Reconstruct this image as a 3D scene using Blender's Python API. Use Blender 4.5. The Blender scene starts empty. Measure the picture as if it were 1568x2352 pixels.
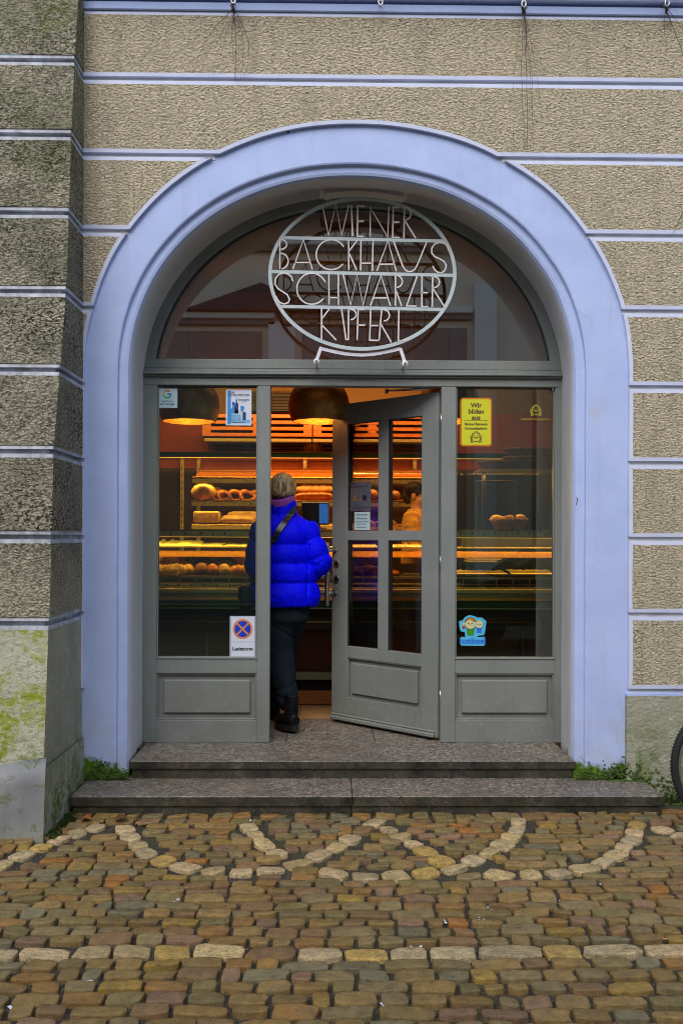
import bpy, bmesh, math, random
from mathutils import Vector, Matrix, noise
random.seed(7)
PI = math.pi
C = bpy.context.scene.collection
SC = bpy.context.scene
def R(a): return math.radians(a)

# ------------------------------------------------------------------ camera
F, HC, YAW, ROLL = 2100.0, 1.5, R(0.84), R(0.2)
camd = bpy.data.cameras.new('camera'); cam = bpy.data.objects.new('camera', camd); C.objects.link(cam)
camd.sensor_fit = 'VERTICAL'; camd.sensor_height = 36.0; camd.sensor_width = 24.0
camd.lens = 36.0 * F / 2352.0
camd.shift_y = 57.0 / 2352.0
camd.clip_end = 500; camd.clip_start = 0.05
CR = Matrix.Rotation(-YAW, 3, 'Z') @ Matrix.Rotation(R(90), 3, 'X') @ Matrix.Rotation(ROLL, 3, 'Z')
cam.matrix_world = Matrix.Translation((0, 0, HC)) @ CR.to_4x4()
SC.camera = cam
def ray(x, y): return CR @ Vector(((x - 784) / F, (1233 - y) / F, -1))
def U(x, y, Y):
    d = ray(x, y); return Vector((0, 0, HC)) + d * (Y / d.y)
def G(x, y, z=0.0):
    d = ray(x, y); return Vector((0, 0, HC)) + d * ((z - HC) / d.z)
def X_(x, y, Y): return U(x, y, Y).x
def Z_(x, y, Y): return U(x, y, Y).z

# ------------------------------------------------------------------ world and sun
w = bpy.data.worlds.new('World'); SC.world = w; w.use_nodes = True
wn = w.node_tree.nodes; wl = w.node_tree.links
sky = wn.new('ShaderNodeTexSky'); sky.sky_type = 'NISHITA'; sky.sun_disc = False
SUN_EL, SUN_AZ = R(46), R(196)
sky.sun_elevation = SUN_EL; sky.sun_rotation = SUN_AZ; sky.air_density = 1.0; sky.dust_density = 2.0
wl.new(sky.outputs[0], wn['Background'].inputs[0]); wn['Background'].inputs[1].default_value = 0.12
sd = bpy.data.lights.new('sun', 'SUN'); sun = bpy.data.objects.new('sun', sd); C.objects.link(sun)
sd.energy = 1.2; sd.angle = R(50); sd.color = (1.0, 0.985, 0.96)
dirv = Vector((math.sin(SUN_AZ) * math.cos(SUN_EL), math.cos(SUN_AZ) * math.cos(SUN_EL), math.sin(SUN_EL)))
sun.rotation_euler = dirv.to_track_quat('Z', 'Y').to_euler()
SC.view_settings.view_transform = 'Standard'; SC.view_settings.look = 'None'
SC.view_settings.exposure = 0.80; SC.view_settings.gamma = 1.0
SC.cycles.pixel_filter_type = 'BLACKMAN_HARRIS'; SC.cycles.filter_width = 0.95
SC.cycles.max_bounces = 10; SC.cycles.transparent_max_bounces = 16
SC.cycles.sample_clamp_indirect = 6.0
SC.cycles.caustics_reflective = False; SC.cycles.caustics_refractive = False

# ------------------------------------------------------------------ node helpers
class N:
    def __init__(s, name):
        s.m = bpy.data.materials.new(name); s.m.use_nodes = True
        s.t = s.m.node_tree; s.b = s.t.nodes['Principled BSDF']; s.out = s.t.nodes['Material Output']
        s.co = None
    def n(s, typ, **kw):
        nd = s.t.nodes.new('ShaderNode' + typ)
        for k, v in kw.items(): setattr(nd, k, v)
        return nd
    def l(s, a, b): s.t.links.new(a, b)
    def set(s, nd, key, v):
        if isinstance(v, (int, float)): nd.inputs[key].default_value = v
        elif isinstance(v, (tuple, list)):
            nd.inputs[key].default_value = tuple(v) + ((1,) if len(v) == 3 and len(nd.inputs[key].default_value) == 4 else ())
        else: s.l(v, nd.inputs[key])
    def coord(s, scale=(1, 1, 1), rot=(0, 0, 0)):
        if s.co is None: s.co = s.n('TexCoord')
        mp = s.n('Mapping'); s.l(s.co.outputs['Object'], mp.inputs[0])
        mp.inputs['Scale'].default_value = scale; mp.inputs['Rotation'].default_value = rot
        return mp.outputs[0]
    def noise(s, scale, detail=4, rough=.55, dist=0, vec=None, k=0):
        nd = s.n('TexNoise'); s.l(vec or s.coord(), nd.inputs['Vector'])
        nd.inputs['Scale'].default_value = scale; nd.inputs['Detail'].default_value = detail
        nd.inputs['Roughness'].default_value = rough; nd.inputs['Distortion'].default_value = dist
        return nd.outputs[k]
    def vor(s, scale, vec=None, feature='F1', k=0):
        nd = s.n('TexVoronoi', feature=feature); s.l(vec or s.coord(), nd.inputs['Vector'])
        nd.inputs['Scale'].default_value = scale
        return nd.outputs[k]
    def ramp(s, fac, stops, mode='LINEAR'):
        nd = s.n('ValToRGB'); s.l(fac, nd.inputs[0]); cr = nd.color_ramp; cr.interpolation = mode
        while len(cr.elements) < len(stops): cr.elements.new(.5)
        for e, (p, c) in zip(cr.elements, stops):
            e.position = p; e.color = (c, c, c, 1) if isinstance(c, (int, float)) else tuple(c) + (1,)
        return nd.outputs[0]
    def mix(s, fac, a, b, blend='MIX'):
        nd = s.n('MixRGB', blend_type=blend)
        s.set(nd, 0, fac); s.set(nd, 1, a); s.set(nd, 2, b); return nd.outputs[0]
    def math(s, op, a, b=0.0, clamp=False):
        nd = s.n('Math', operation=op, use_clamp=clamp); s.set(nd, 0, a); s.set(nd, 1, b); return nd.outputs[0]
    def sep(s, axis):
        if s.co is None: s.co = s.n('TexCoord')
        nd = s.n('SeparateXYZ'); s.l(s.co.outputs['Object'], nd.inputs[0]); return nd.outputs[axis]
    def rng(s, v, a, b, c=0.0, d=1.0):
        nd = s.n('MapRange'); s.set(nd, 0, v); 
        for i, q in enumerate((a, b, c, d)): nd.inputs[i + 1].default_value = q
        return nd.outputs[0]
    def bump(s, h, strength=.5, dist=.01, nrm=None):
        nd = s.n('Bump'); s.set(nd, 'Height', h); nd.inputs['Strength'].default_value = strength
        nd.inputs['Distance'].default_value = dist
        if nrm: s.l(nrm, nd.inputs['Normal'])
        return nd.outputs[0]
    def done(s, col=None, rough=None, nrm=None, **kw):
        if col is not None: s.set(s.b, 'Base Color', col)
        if rough is not None: s.set(s.b, 'Roughness', rough)
        if nrm is not None: s.l(nrm, s.b.inputs['Normal'])
        for k, v in kw.items(): s.set(s.b, k.replace('_', ' '), v)
        return s.m

def simple(name, col, rough=.5, metal=0.0, var=.25, vs=30, bmp=0.0, bs=80, spec=.5):
    s = N(name); c = s.mix(s.ramp(s.noise(vs, 5), [(.3, 0), (.7, 1)]), tuple(x * (1 - var) for x in col), tuple(min(1, x * (1 + var * .5)) for x in col))
    nr = s.bump(s.noise(bs, 4), bmp, .002) if bmp else None
    return s.done(c, rough, nr, Metallic=metal, Specular_IOR_Level=spec)
def emis(name, col, st):
    s = N(name); s.set(s.b, 'Base Color', col); s.set(s.b, 'Emission Color', col); s.set(s.b, 'Emission Strength', st); return s.m
def glassmat(name, tint=(.93, .95, .94), gain=1.7, dust=0.0):
    s = N(name); t = s.t; t.nodes.remove(s.b)
    tr = s.n('BsdfTransparent'); tr.inputs[0].default_value = tint + (1,)
    gl = s.n('BsdfGlossy'); gl.inputs['Roughness'].default_value = 0.0
    fr = s.n('Fresnel'); fr.inputs[0].default_value = 1.48
    f2 = s.math('MULTIPLY', fr.outputs[0], gain, True)
    mx = s.n('MixShader'); s.l(f2, mx.inputs[0]); s.l(tr.outputs[0], mx.inputs[1]); s.l(gl.outputs[0], mx.inputs[2])
    last = mx.outputs[0]
    if dust:
        df = s.n('BsdfDiffuse'); df.inputs[0].default_value = (.6, .6, .58, 1)
        m2 = s.n('MixShader'); k = s.ramp(s.noise(140, 2), [(.74, 0), (.78, 1)])
        base = s.ramp(s.noise(3, 5), [(.3, .2), (.8, 1)])
        s.l(s.math('ADD', s.math('MULTIPLY', k, .25), s.math('MULTIPLY', base, dust)), m2.inputs[0]); s.l(last, m2.inputs[1]); s.l(df.outputs[0], m2.inputs[2]); last = m2.outputs[0]
    s.l(last, s.out.inputs[0]); return s.m

# ------------------------------------------------------------------ materials
MT = {}
def mk_roughcast(name, tan, dirty=0.0, algae=0.0, seedx=0.0):
    s = N(name)
    v = s.coord((1, 1, 1.5)); v2 = s.coord((1, 1, 1))
    n1 = s.noise(60, 3, .55, 0, v); n2 = s.noise(150, 3, .6, 0, v); n3 = s.noise(7, 4, .6, 0, v2); n4 = s.noise(1.6, 4, .6, 0, v2)
    h = s.math('ADD', s.math('MULTIPLY', s.ramp(n1, [(.30, 0), (.70, 1)]), s.rng(n3, .3, .7, .45, 1.25)), s.math('SUBTRACT', s.math('MULTIPLY', n2, .45), s.math('MULTIPLY', s.ramp(s.noise(66, 4, .65, .4, v), [(.36, 1), (.46, 0)]), .5)))
    pit = s.ramp(s.noise(66, 4, .65, .4, v), [(.37, 1), (.45, 0)])
    col = s.mix(s.ramp(n3, [(.3, 0), (.75, 1)]), tuple(c * .84 for c in tan), tuple(c * 1.1 for c in tan))
    col = s.mix(s.math('MULTIPLY', pit, .75), s.mix(s.ramp(s.noise(44, 5, .7, .3, v), [(.35, 0), (.65, 1)]), s.mix(1.0, col, (.80, .78, .74), 'MULTIPLY'), s.mix(1.0, col, (1.10, 1.10, 1.08), 'MULTIPLY')), tuple(c * .36 for c in tan))
    col = s.mix(s.ramp(n4, [(.45, 0), (.8, .35)]), col, (.56, .50, .36))
    stk = s.ramp(s.noise(4, 5, .6, .4, s.coord((2.6, 1, .28))), [(.48, 0), (.72, .32)]); col = s.mix(stk, col, (.33, .29, .21))
    if dirty:
        z = s.sep(2)
        zone = s.rng(z, 1.0, 1.5, .12, 1.0)
        top = s.rng(z, 3.9, 4.6, 1.0, .75)
        msk = s.math('MULTIPLY', s.math('MULTIPLY', s.ramp(s.noise(52, 3, .6, .8, v), [(.44, 1), (.52, 0)]), zone), s.math('MULTIPLY', top, s.ramp(s.noise(2.2, 4, .6, 0, v2), [(.3, .35), (.6, 1)])))
        soft = s.math('MULTIPLY', s.math('MULTIPLY', s.ramp(s.noise(3.1, 4, .6, .3, v2), [(.35, .2), (.7, 1)]), zone), .5 * dirty)
        col = s.mix(soft, col, (.085, .08, .06)); col = s.mix(s.math('MULTIPLY', msk, .9 * dirty), col, (.022, .022, .02))
        ag = s.math('MULTIPLY', s.ramp(s.noise(2.6, 5, .65, .4, v2), [(.42, 0), (.7, 1)]), s.rng(z, 2.3, 4.0, 0, .85))
        ag = s.math('MULTIPLY', ag, s.ramp(s.noise(22, 3), [(.35, .2), (.6, 1)]))
        col = s.mix(s.math('MULTIPLY', ag, algae), col, (.13, .18, .035))
        gr = s.math('MULTIPLY', s.ramp(s.noise(3.6, 6, .7, .5, v2), [(.44, 0), (.58, 1)]), s.math('MULTIPLY', s.rng(z, .3, .45, 0, 1), s.rng(z, .9, 1.1, 1, 0)))
        col = s.mix(s.math('MULTIPLY', gr, .85), col, (.17, .20, .03))
    nr = s.bump(h, 1.0, .020)
    return s.done(col, .93, nr, Specular_IOR_Level=.2)
TAN = (.85, .74, .54)
MT['rough'] = mk_roughcast('roughcast', TAN)
MT['rough_dirty'] = mk_roughcast('stained_roughcast', (.70, .64, .47), 1.0, 1.0)
def mk_base():
    s = N('base_render'); v = s.coord()
    n1 = s.noise(30, 5, .65, .4); z = s.sep(2)
    col = s.mix(s.ramp(s.noise(5, 5), [(.3, 0), (.7, 1)]), (.30, .30, .20), (.42, .41, .32))
    gr = s.math('MULTIPLY', s.ramp(s.noise(9, 6, .7, .6), [(.45, 0), (.6, 1)]), s.rng(z, .15, .5, 1, 0))
    col = s.mix(gr, col, (.11, .16, .015))
    col = s.mix(s.ramp(s.noise(20, 4), [(.62, 0), (.72, .6)]), col, (.5, .5, .45))
    return s.done(col, .95, s.bump(n1, .9, .018))
MT['base'] = mk_base()
def mk_bbase():
    s = N('buttress_base_render'); z = s.sep(2)
    n1 = s.noise(34, 5, .6, .3, s.coord((1, 1, 1.4))); n2 = s.noise(3.2, 5, .6, .5)
    col = s.mix(s.ramp(s.noise(4, 5), [(.3, 0), (.7, 1)]), (.40, .40, .27), (.56, .54, .42))
    col = s.mix(s.ramp(n1, [(.36, .5), (.48, 0)]), col, (.16, .16, .09))
    gm = s.math('MULTIPLY', s.ramp(n2, [(.47, 0), (.55, 1)]), s.ramp(s.noise(26, 6, .8), [(.42, .05), (.52, 1)]))
    col = s.mix(gm, col, (.27, .31, .02)); col = s.mix(s.ramp(s.noise(17, 6, .7, .5), [(.60, 0), (.66, .8)]), col, (.60, .60, .56))
    low = s.math('MULTIPLY', s.rng(z, .3, .6, 1, 0), s.ramp(s.noise(12, 5, .7), [(.52, 0), (.60, .9)])); col = s.mix(low, col, (.13, .20, .015))
    return s.done(col, .95, s.bump(n1, .8, .014))
MT['butt_base'] = mk_bbase()
MT['groove'] = simple('groove_plaster', (.66, .64, .62), .85, 0, .2, 9)
def mk_white(name, dirty=0.0, moss=False, ca=(.42, .52, .82), cb=(.49, .59, .90)):
    s = N(name)
    col = s.mix(s.ramp(s.noise(4, 5), [(.3, 0), (.7, 1)]), ca, cb)
    col = s.mix(s.ramp(s.noise(1.3, 6, .7, .8), [(.62, 0), (.70, .22)]), col, (.55, .45, .33))
    col = s.mix(s.ramp(s.noise(11, 6, .75, 1.2), [(.66, 0), (.70, .5)]), col, (.36, .42, .55))
    if dirty:
        k = s.ramp(s.noise(9, 6, .7, .5, s.coord((1.0, 1, .35))), [(.38, 1), (.6, .25)])
        col = s.mix(s.math('MULTIPLY', k, dirty), col, (.05, .05, .04))
    if not dirty:
        cr = s.vor(1.1, s.mix(.12, s.coord(), s.noise(5, 3, k=1)), 'DISTANCE_TO_EDGE'); ck = s.math('MULTIPLY', s.ramp(cr, [(.0, 1), (.0035, 0)]), s.ramp(s.noise(.9, 2), [(.56, 0), (.62, .16)]))
        col = s.mix(ck, col, (.12, .12, .14))
        drip = s.ramp(s.noise(5, 5, .6, .3, s.coord((3.0, 1, .22))), [(.55, 0), (.75, .22)]); col = s.mix(drip, col, (.33, .36, .46))
    if moss:
        z = s.sep(2); e = s.math('ADD', z, s.math('ADD', s.math('MULTIPLY', s.math('SUBTRACT', s.noise(7, 3, .5), .5), .26), s.math('MULTIPLY', s.math('SUBTRACT', s.noise(45, 4, .7), .5), .10)))
        k = s.rng(e, .165, .205, 1, 0); k2 = s.rng(e, .20, .60, .45, 0)
        col = s.mix(s.math('MULTIPLY', k2, s.ramp(s.noise(9, 5), [(.4, 0), (.7, 1)])), col, (.45, .42, .33))
        col = s.mix(k, col, s.mix(s.ramp(s.noise(45, 4), [(.3, 0), (.7, 1)]), (.03, .07, .006), (.14, .26, .015)))
    fine = s.noise(140, 3)
    nr = s.bump(s.math('ADD', fine, s.math('MULTIPLY', s.noise(14, 4), 2.0)), .22, .006)
    return s.done(col, .8, nr, Specular_IOR_Level=.25)
MT['white'] = mk_white('white_plaster', 0, True)
MT['white_dirty'] = mk_white('stained_white_plaster', .55, False, (.60, .63, .70), (.70, .72, .80))
MT['edge'] = mk_white('edge_plaster', 0, False, (.58, .63, .82), (.66, .70, .88))
MT['soffit'] = mk_white('soffit_plaster', 0, True, (.64, .63, .66), (.72, .71, .72))

MT['frame'] = None
def mk_frame():
    s = N('frame_paint')
    c = s.mix(s.ramp(s.noise(2.5, 5), [(.3, 0), (.7, 1)]), (.20, .22, .207), (.25, .268, .252))
    c = s.mix(s.ramp(s.noise(7, 8, .75, 1.5), [(.63, 0), (.72, .35)]), c, (.12, .11, .09))
    c = s.mix(s.ramp(s.noise(60, 3, .5, 1), [(.74, 0), (.78, .3)]), c, (.38, .36, .32))
    z = s.sep(2)
    lo = s.math('MULTIPLY', s.rng(z, .2, .33, 1, 0), s.ramp(s.noise(40, 5, .7), [(.59, 0), (.65, .35)]))
    c = s.mix(1.0, c, s.ramp(s.noise(30, 4, .6, .2, s.coord((1, 1, .06))), [(.3, .95), (.7, 1.03)]), 'MULTIPLY')
    grm = s.math('MULTIPLY', s.rng(z, .2, .5, .38, 0), s.ramp(s.noise(6, 5), [(.3, .3), (.7, 1)])); c = s.mix(grm, c, (.13, .12, .10))
    c = s.mix(lo, c, (.42, .41, .38))
    nr = s.bump(s.noise(25, 5), .08, .003)
    return s.done(c, s.rng(s.noise(12, 4), .3, .7, .34, .55), nr)
MT['frame'] = mk_frame()
MT['gasket'] = simple('dark_gasket', (.02, .022, .022), .6)
MT['glass'] = glassmat('window_glass', tint=(.84, .97, .74), gain=3.0, dust=.004)
MT['glass_top'] = glassmat('transom_glass', tint=(.56, .48, .30), gain=10.0)
MT['dglass'] = glassmat('door_glass', gain=1.4, dust=.003)
MT['cglass'] = glassmat('counter_glass', tint=(.96, .95, .85), gain=.8)
def mk_granite():
    s = N('granite'); v = s.coord()
    a = s.vor(80, k=1); g = s.n('RGBToBW'); s.l(a, g.inputs[0])
    c = s.ramp(g.outputs[0], [(.0, (.05, .045, .04)), (.25, (.12, .105, .09)), (.5, (.24, .21, .175)), (.78, (.40, .36, .30)), (.93, (.30, .15, .08))], 'CONSTANT')
    c = s.mix(.2, c, s.mix(s.ramp(s.noise(60, 5), [(.3, 0), (.7, 1)]), (.13, .11, .09), (.30, .26, .21)))
    c = s.mix(s.ramp(s.noise(2.2, 6, .7, .5), [(.42, 0), (.68, .6)]), c, (.095, .078, .062)); c = s.mix(s.ramp(s.noise(3.7, 5, .7, .5), [(.58, 0), (.7, .45)]), c, (.30, .20, .12))
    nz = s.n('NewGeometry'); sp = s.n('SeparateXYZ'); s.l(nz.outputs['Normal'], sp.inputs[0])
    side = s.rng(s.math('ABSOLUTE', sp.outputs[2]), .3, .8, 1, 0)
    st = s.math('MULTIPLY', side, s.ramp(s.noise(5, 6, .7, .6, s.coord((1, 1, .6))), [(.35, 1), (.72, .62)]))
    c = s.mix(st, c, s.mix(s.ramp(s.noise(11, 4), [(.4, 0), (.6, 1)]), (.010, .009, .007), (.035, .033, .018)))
    return s.done(c, s.rng(s.noise(9, 5), .3, .7, .35, .6), s.bump(s.noise(190, 3), .3, .003))
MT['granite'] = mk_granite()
def mk_cobble():
    s = N('cobblestone'); at = s.n('VertexColor', layer_name='Col')
    c = s.mix(s.ramp(s.noise(26, 6, .65), [(.3, 0), (.7, 1)]), s.mix(1.0, at.outputs[0], (.52, .50, .40), 'MULTIPLY'), s.mix(1.0, at.outputs[0], (1.15, 1.03, .78), 'MULTIPLY'))
    c = s.mix(s.ramp(s.noise(230, 3), [(.55, 0), (.72, .4)]), c, (.07, .06, .045))
    lum = s.n('RGBToBW'); s.l(at.outputs[0], lum.inputs[0])
    pitk = s.math('MULTIPLY', s.rng(lum.outputs[0], .26, .34), s.ramp(s.noise(60, 5, .7, 1.5, s.coord((.6, 1.2, 1))), [(.52, 0), (.58, .55)]))
    c = s.mix(pitk, c, (.10, .075, .045))
    c = s.mix(1.0, c, s.ramp(s.noise(150, 5, .75), [(.32, (.55, .54, .52)), (.5, (1, 1, 1)), (.68, (1.0, 1.0, 1.0))]), 'MULTIPLY')
    c = s.mix(s.ramp(s.noise(11, 6, .7, .4), [(.55, 0), (.7, .35)]), c, (.20, .16, .10))
    nr = s.bump(s.noise(75, 8, .8), 1.0, .010)
    return s.done(c, s.rng(s.noise(30, 4), .3, .7, .22, .52), nr, Specular_IOR_Level=.6)
MT['cobble'] = mk_cobble()
def mk_joint():
    s = N('joint_grit'); v = s.vor(190, k=1); g = s.n('RGBToBW'); s.l(v, g.inputs[0])
    c = s.ramp(g.outputs[0], [(0, (.010, .007, .004)), (.45, (.028, .021, .013)), (.78, (.065, .050, .034)), (.95, (.20, .18, .15))])
    c = s.mix(s.ramp(s.noise(5, 6, .7, .4), [(.5, 0), (.66, .75)]), c, (.045, .06, .012))
    return s.done(c, .9, s.bump(s.vor(190), -.9, .006))
MT['joint'] = mk_joint()
MT['steel'] = simple('brushed_steel', (.58, .58, .60), .32, 1.0, .1)
MT['iron'] = simple('rusty_iron', (.10, .075, .06), .7, .6, .5, 60, .4, 200)
MT['sign_metal'] = simple('painted_sign_metal', (.50, .58, .60), .45, .0, .12, 12)
MT['sign_edge'] = simple('sign_letter_metal', (.74, .71, .72), .4, .0, .12)
MT['sign_white'] = simple('sign_bracket_white', (.72, .72, .80), .5, 0, .1)
MT['bracket_grey'] = simple('top_bracket_paint', (.78, .74, .66), .5, 0, .1)
MT['black'] = simple('black_paint', (.008, .008, .008), .5, 0, .2)
MT['ink'] = simple('ink', (.015, .015, .02), .6, 0, .0)
MT['paper_white'] = simple('paper_white', (.72, .76, .9), .4, 0, .02, 4)
MT['paper_pale'] = simple('paper_pale_blue', (.50, .68, .74), .4, 0, .03)
MT['blue_ink'] = simple('blue_print', (.06, .30, .72), .4, 0, .15, 12)
MT['dkblue_ink'] = simple('dark_blue_print', (.02, .05, .20), .4, 0, .1)
MT['mdblue'] = simple('mid_blue_print', (.22, .48, .78), .4, 0, .2, 20)
MT['sign_blue'] = simple('sign_blue', (.01, .05, .62), .4, 0, .02)
MT['sign_orange'] = simple('sign_orange', (.80, .27, .09), .4, 0, .04)
MT['g_red'] = simple('g_red', (.65, .2, .08), .4, 0, 0); MT['g_yel'] = simple('g_yellow', (.65, .55, .03), .4, 0, 0)
MT['g_grn'] = simple('g_green', (.03, .4, .1), .4, 0, 0); MT['g_blu'] = simple('g_blue', (.05, .22, .65), .4, 0, 0)
MT['yellow'] = simple('sticker_yellow', (.68, .66, .03), .35, 0, .04, 3)
MT['orange'] = simple('sticker_orange', (.75, .22, .01), .35, 0, .04)
MT['brown_ink'] = simple('brown_ink', (.06, .03, .02), .5, 0, 0)
MT['gold_ink'] = simple('gold_print', (.50, .48, .06), .5, 0, .0)
MT['cyan'] = simple('sticker_cyan', (.09, .50, .78), .35, 0, .02)
MT['skin_flat'] = simple('pale_print', (.62, .62, .36), .4, 0, 0)
MT['hair_flat'] = simple('brown_print', (.45, .20, .02), .4, 0, 0)
MT['green_flat'] = simple('green_print', (.05, .30, .02), .4, 0, 0)
MT['red_flat'] = simple('red_print', (.55, .02, .02), .4, 0, 0)
MT['bluet'] = simple('blue_print_flat', (.03, .16, .75), .4, 0, 0)
MT['stick_grey'] = simple('grey_sticker', (.11, .11, .14), .5, 0, .1)
MT['stick_red'] = simple('dark_red_print', (.16, .015, .015), .5, 0, 0)
# interior
def mk_bread(name, a, b, rough=.45):
    s = N(name); c = s.mix(s.ramp(s.noise(24, 5, .6, .4), [(.32, 0), (.68, 1)]), a, b)
    c = s.mix(s.ramp(s.noise(80, 4), [(.62, 0), (.75, .4)]), c, tuple(min(1, x * 1.6 + .05) for x in b))
    return s.done(c, rough, s.bump(s.noise(60, 5), .5, .006))
MT['crust'] = mk_bread('golden_crust', (.40, .19, .05), (.80, .52, .20))
MT['crust_dark'] = mk_bread('dark_crust', (.16, .06, .02), (.42, .20, .06))
MT['crust_pale'] = mk_bread('floured_crust', (.45, .26, .11), (.75, .52, .28), .8)
MT['crust_red'] = mk_bread('lye_crust', (.28, .08, .015), (.60, .24, .06), .3)
def mk_wood(name, a, b, rough=.4, sc=(1, 8, 8)):
    s = N(name); c = s.mix(s.ramp(s.noise(9, 6, .6, 1.0, s.coord(sc)), [(.3, 0), (.7, 1)]), a, b)
    return s.done(c, rough, s.bump(s.noise(40, 4, .6, 0, s.coord(sc)), .15, .002))
MT['wood_slat'] = mk_wood('slat_wood', (.42, .12, .02), (.58, .20, .04), .45)
MT['wood_red'] = mk_wood('red_wood_panel', (.045, .009, .005), (.075, .016, .008), .5, (2, 2, 9))
MT['wood_plinth'] = mk_wood('plinth_wood', (.22, .08, .02), (.34, .14, .04), .5)
MT['rail'] = simple('cream_rail', (.58, .47, .24), .4, 0, .1)
MT['brass'] = simple('brass_trim', (.75, .52, .18), .25, 1.0, .1)
MT['dkgreen'] = simple('dark_green_paint', (.004, .045, .02), .35, 0, .1)
MT['palegreen'] = simple('pale_green_trim', (.20, .30, .22), .4, 0, .1)
MT['greymetal'] = simple('grey_metal_band', (.33, .32, .29), .35, .6, .1)
MT['tanband'] = simple('tan_band', (.50, .40, .25), .5, 0, .1)
MT['orangeband'] = simple('orange_wood_band', (.62, .30, .06), .45, 0, .2)
MT['darkwall'] = simple('dark_interior_wall', (.075, .04, .045), .8, 0, .2, 3)
MT['dkcab'] = simple('dark_cabinet', (.022, .014, .010), .5, 0, .3)
MT['intwall'] = simple('ochre_interior_wall', (.20, .12, .05), .85, 0, .1, 2)
MT['intred'] = simple('red_interior_wall', (.30, .055, .02), .8, 0, .12, 3)
MT['ceil'] = simple('interior_ceiling', (.22, .15, .07), .9, 0, .08, 2)
MT['tile'] = simple('interior_floor_tile', (.42, .30, .16), .35, 0, .2, 20)
def mk_lampshell():
    s = N('lamp_bronze'); c = s.mix(s.ramp(s.noise(8, 6, .7, .6), [(.35, 0), (.65, 1)]), (.34, .14, .045), (.62, .38, .12))
    return s.done(c, s.rng(s.noise(14, 5), .3, .7, .35, .55), None, Metallic=.7)
MT['lampshell'] = mk_lampshell()
def mk_gold():
    s = N('gold_leaf'); v = s.vor(26, feature='DISTANCE_TO_EDGE'); c = s.mix(s.ramp(s.noise(40, 5), [(.3, 0), (.7, 1)]), (.75, .34, .05), (.95, .55, .12))
    return s.done(c, .4, s.bump(s.noise(50, 5), .8, .01), Metallic=.6)
MT['gold'] = mk_gold()
MT['bulb'] = emis('lamp_bulb', (1, .5, .15), 8)
MT['strip'] = emis('light_strip', (1, .45, .1), 1.2)
MT['paper_tray'] = simple('printed_bread_paper', (.60, .62, .30), .7, 0, .15, 25)
MT['doily'] = simple('lace_paper', (.80, .66, .42), .8, 0, .1, 40)
MT['wicker'] = mk_wood('wicker', (.16, .06, .02), (.36, .16, .05), .6, (4, 4, 40))
MT['screen'] = simple('dark_screen', (.035, .05, .06), .15, 0, .05)
MT['screen_lit'] = emis('lit_screen_column', (.02, .09, .28), .6)
MT['label'] = simple('price_card', (.62, .60, .52), .5, 0, .05)
MT['label_blue'] = simple('daylit_price_card', (.50, .58, .66), .15, 0, .2, 50)  # bluish daylight on the cards is put into their colour
MT['mat'] = simple('black_mat', (.012, .012, .013), .9, 0, .3, 80, .5, 200)

def mk_cement():
    s = N('cement'); z = s.sep(2)
    c = s.mix(s.ramp(s.noise(5, 5), [(.3, 0), (.7, 1)]), (.17, .175, .175), (.29, .29, .285))
    c = s.mix(s.ramp(s.noise(13, 6, .7, .6), [(.56, 0), (.64, .7)]), c, (.10, .13, .02))
    c = s.mix(s.rng(z, .0, .06, .5, 0), c, (.30, .30, .20))
    return s.done(c, .9, s.bump(s.noise(18, 6), .5, .01))
MT['cement'] = mk_cement()
MT['far_ground'] = simple('far_ground', (.10, .085, .06), .8, 0, .4, 8, .5, 40)
MT['gravel'] = simple('gravel', (.20, .19, .17), .9, 0, .5, 60)
MT['moss'] = simple('moss', (.06, .10, .012), .9, 0, .5, 30)
MT['leaf_brown'] = simple('brown_leaf', (.14, .06, .015), .6, 0, .4, 60)
MT['leaf_orange'] = simple('orange_leaf', (.45, .13, .02), .6, 0, .4, 60)
MT['butt_o'] = simple('orange_filter_paper', (.75, .30, .04), .7, 0, .2)
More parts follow.
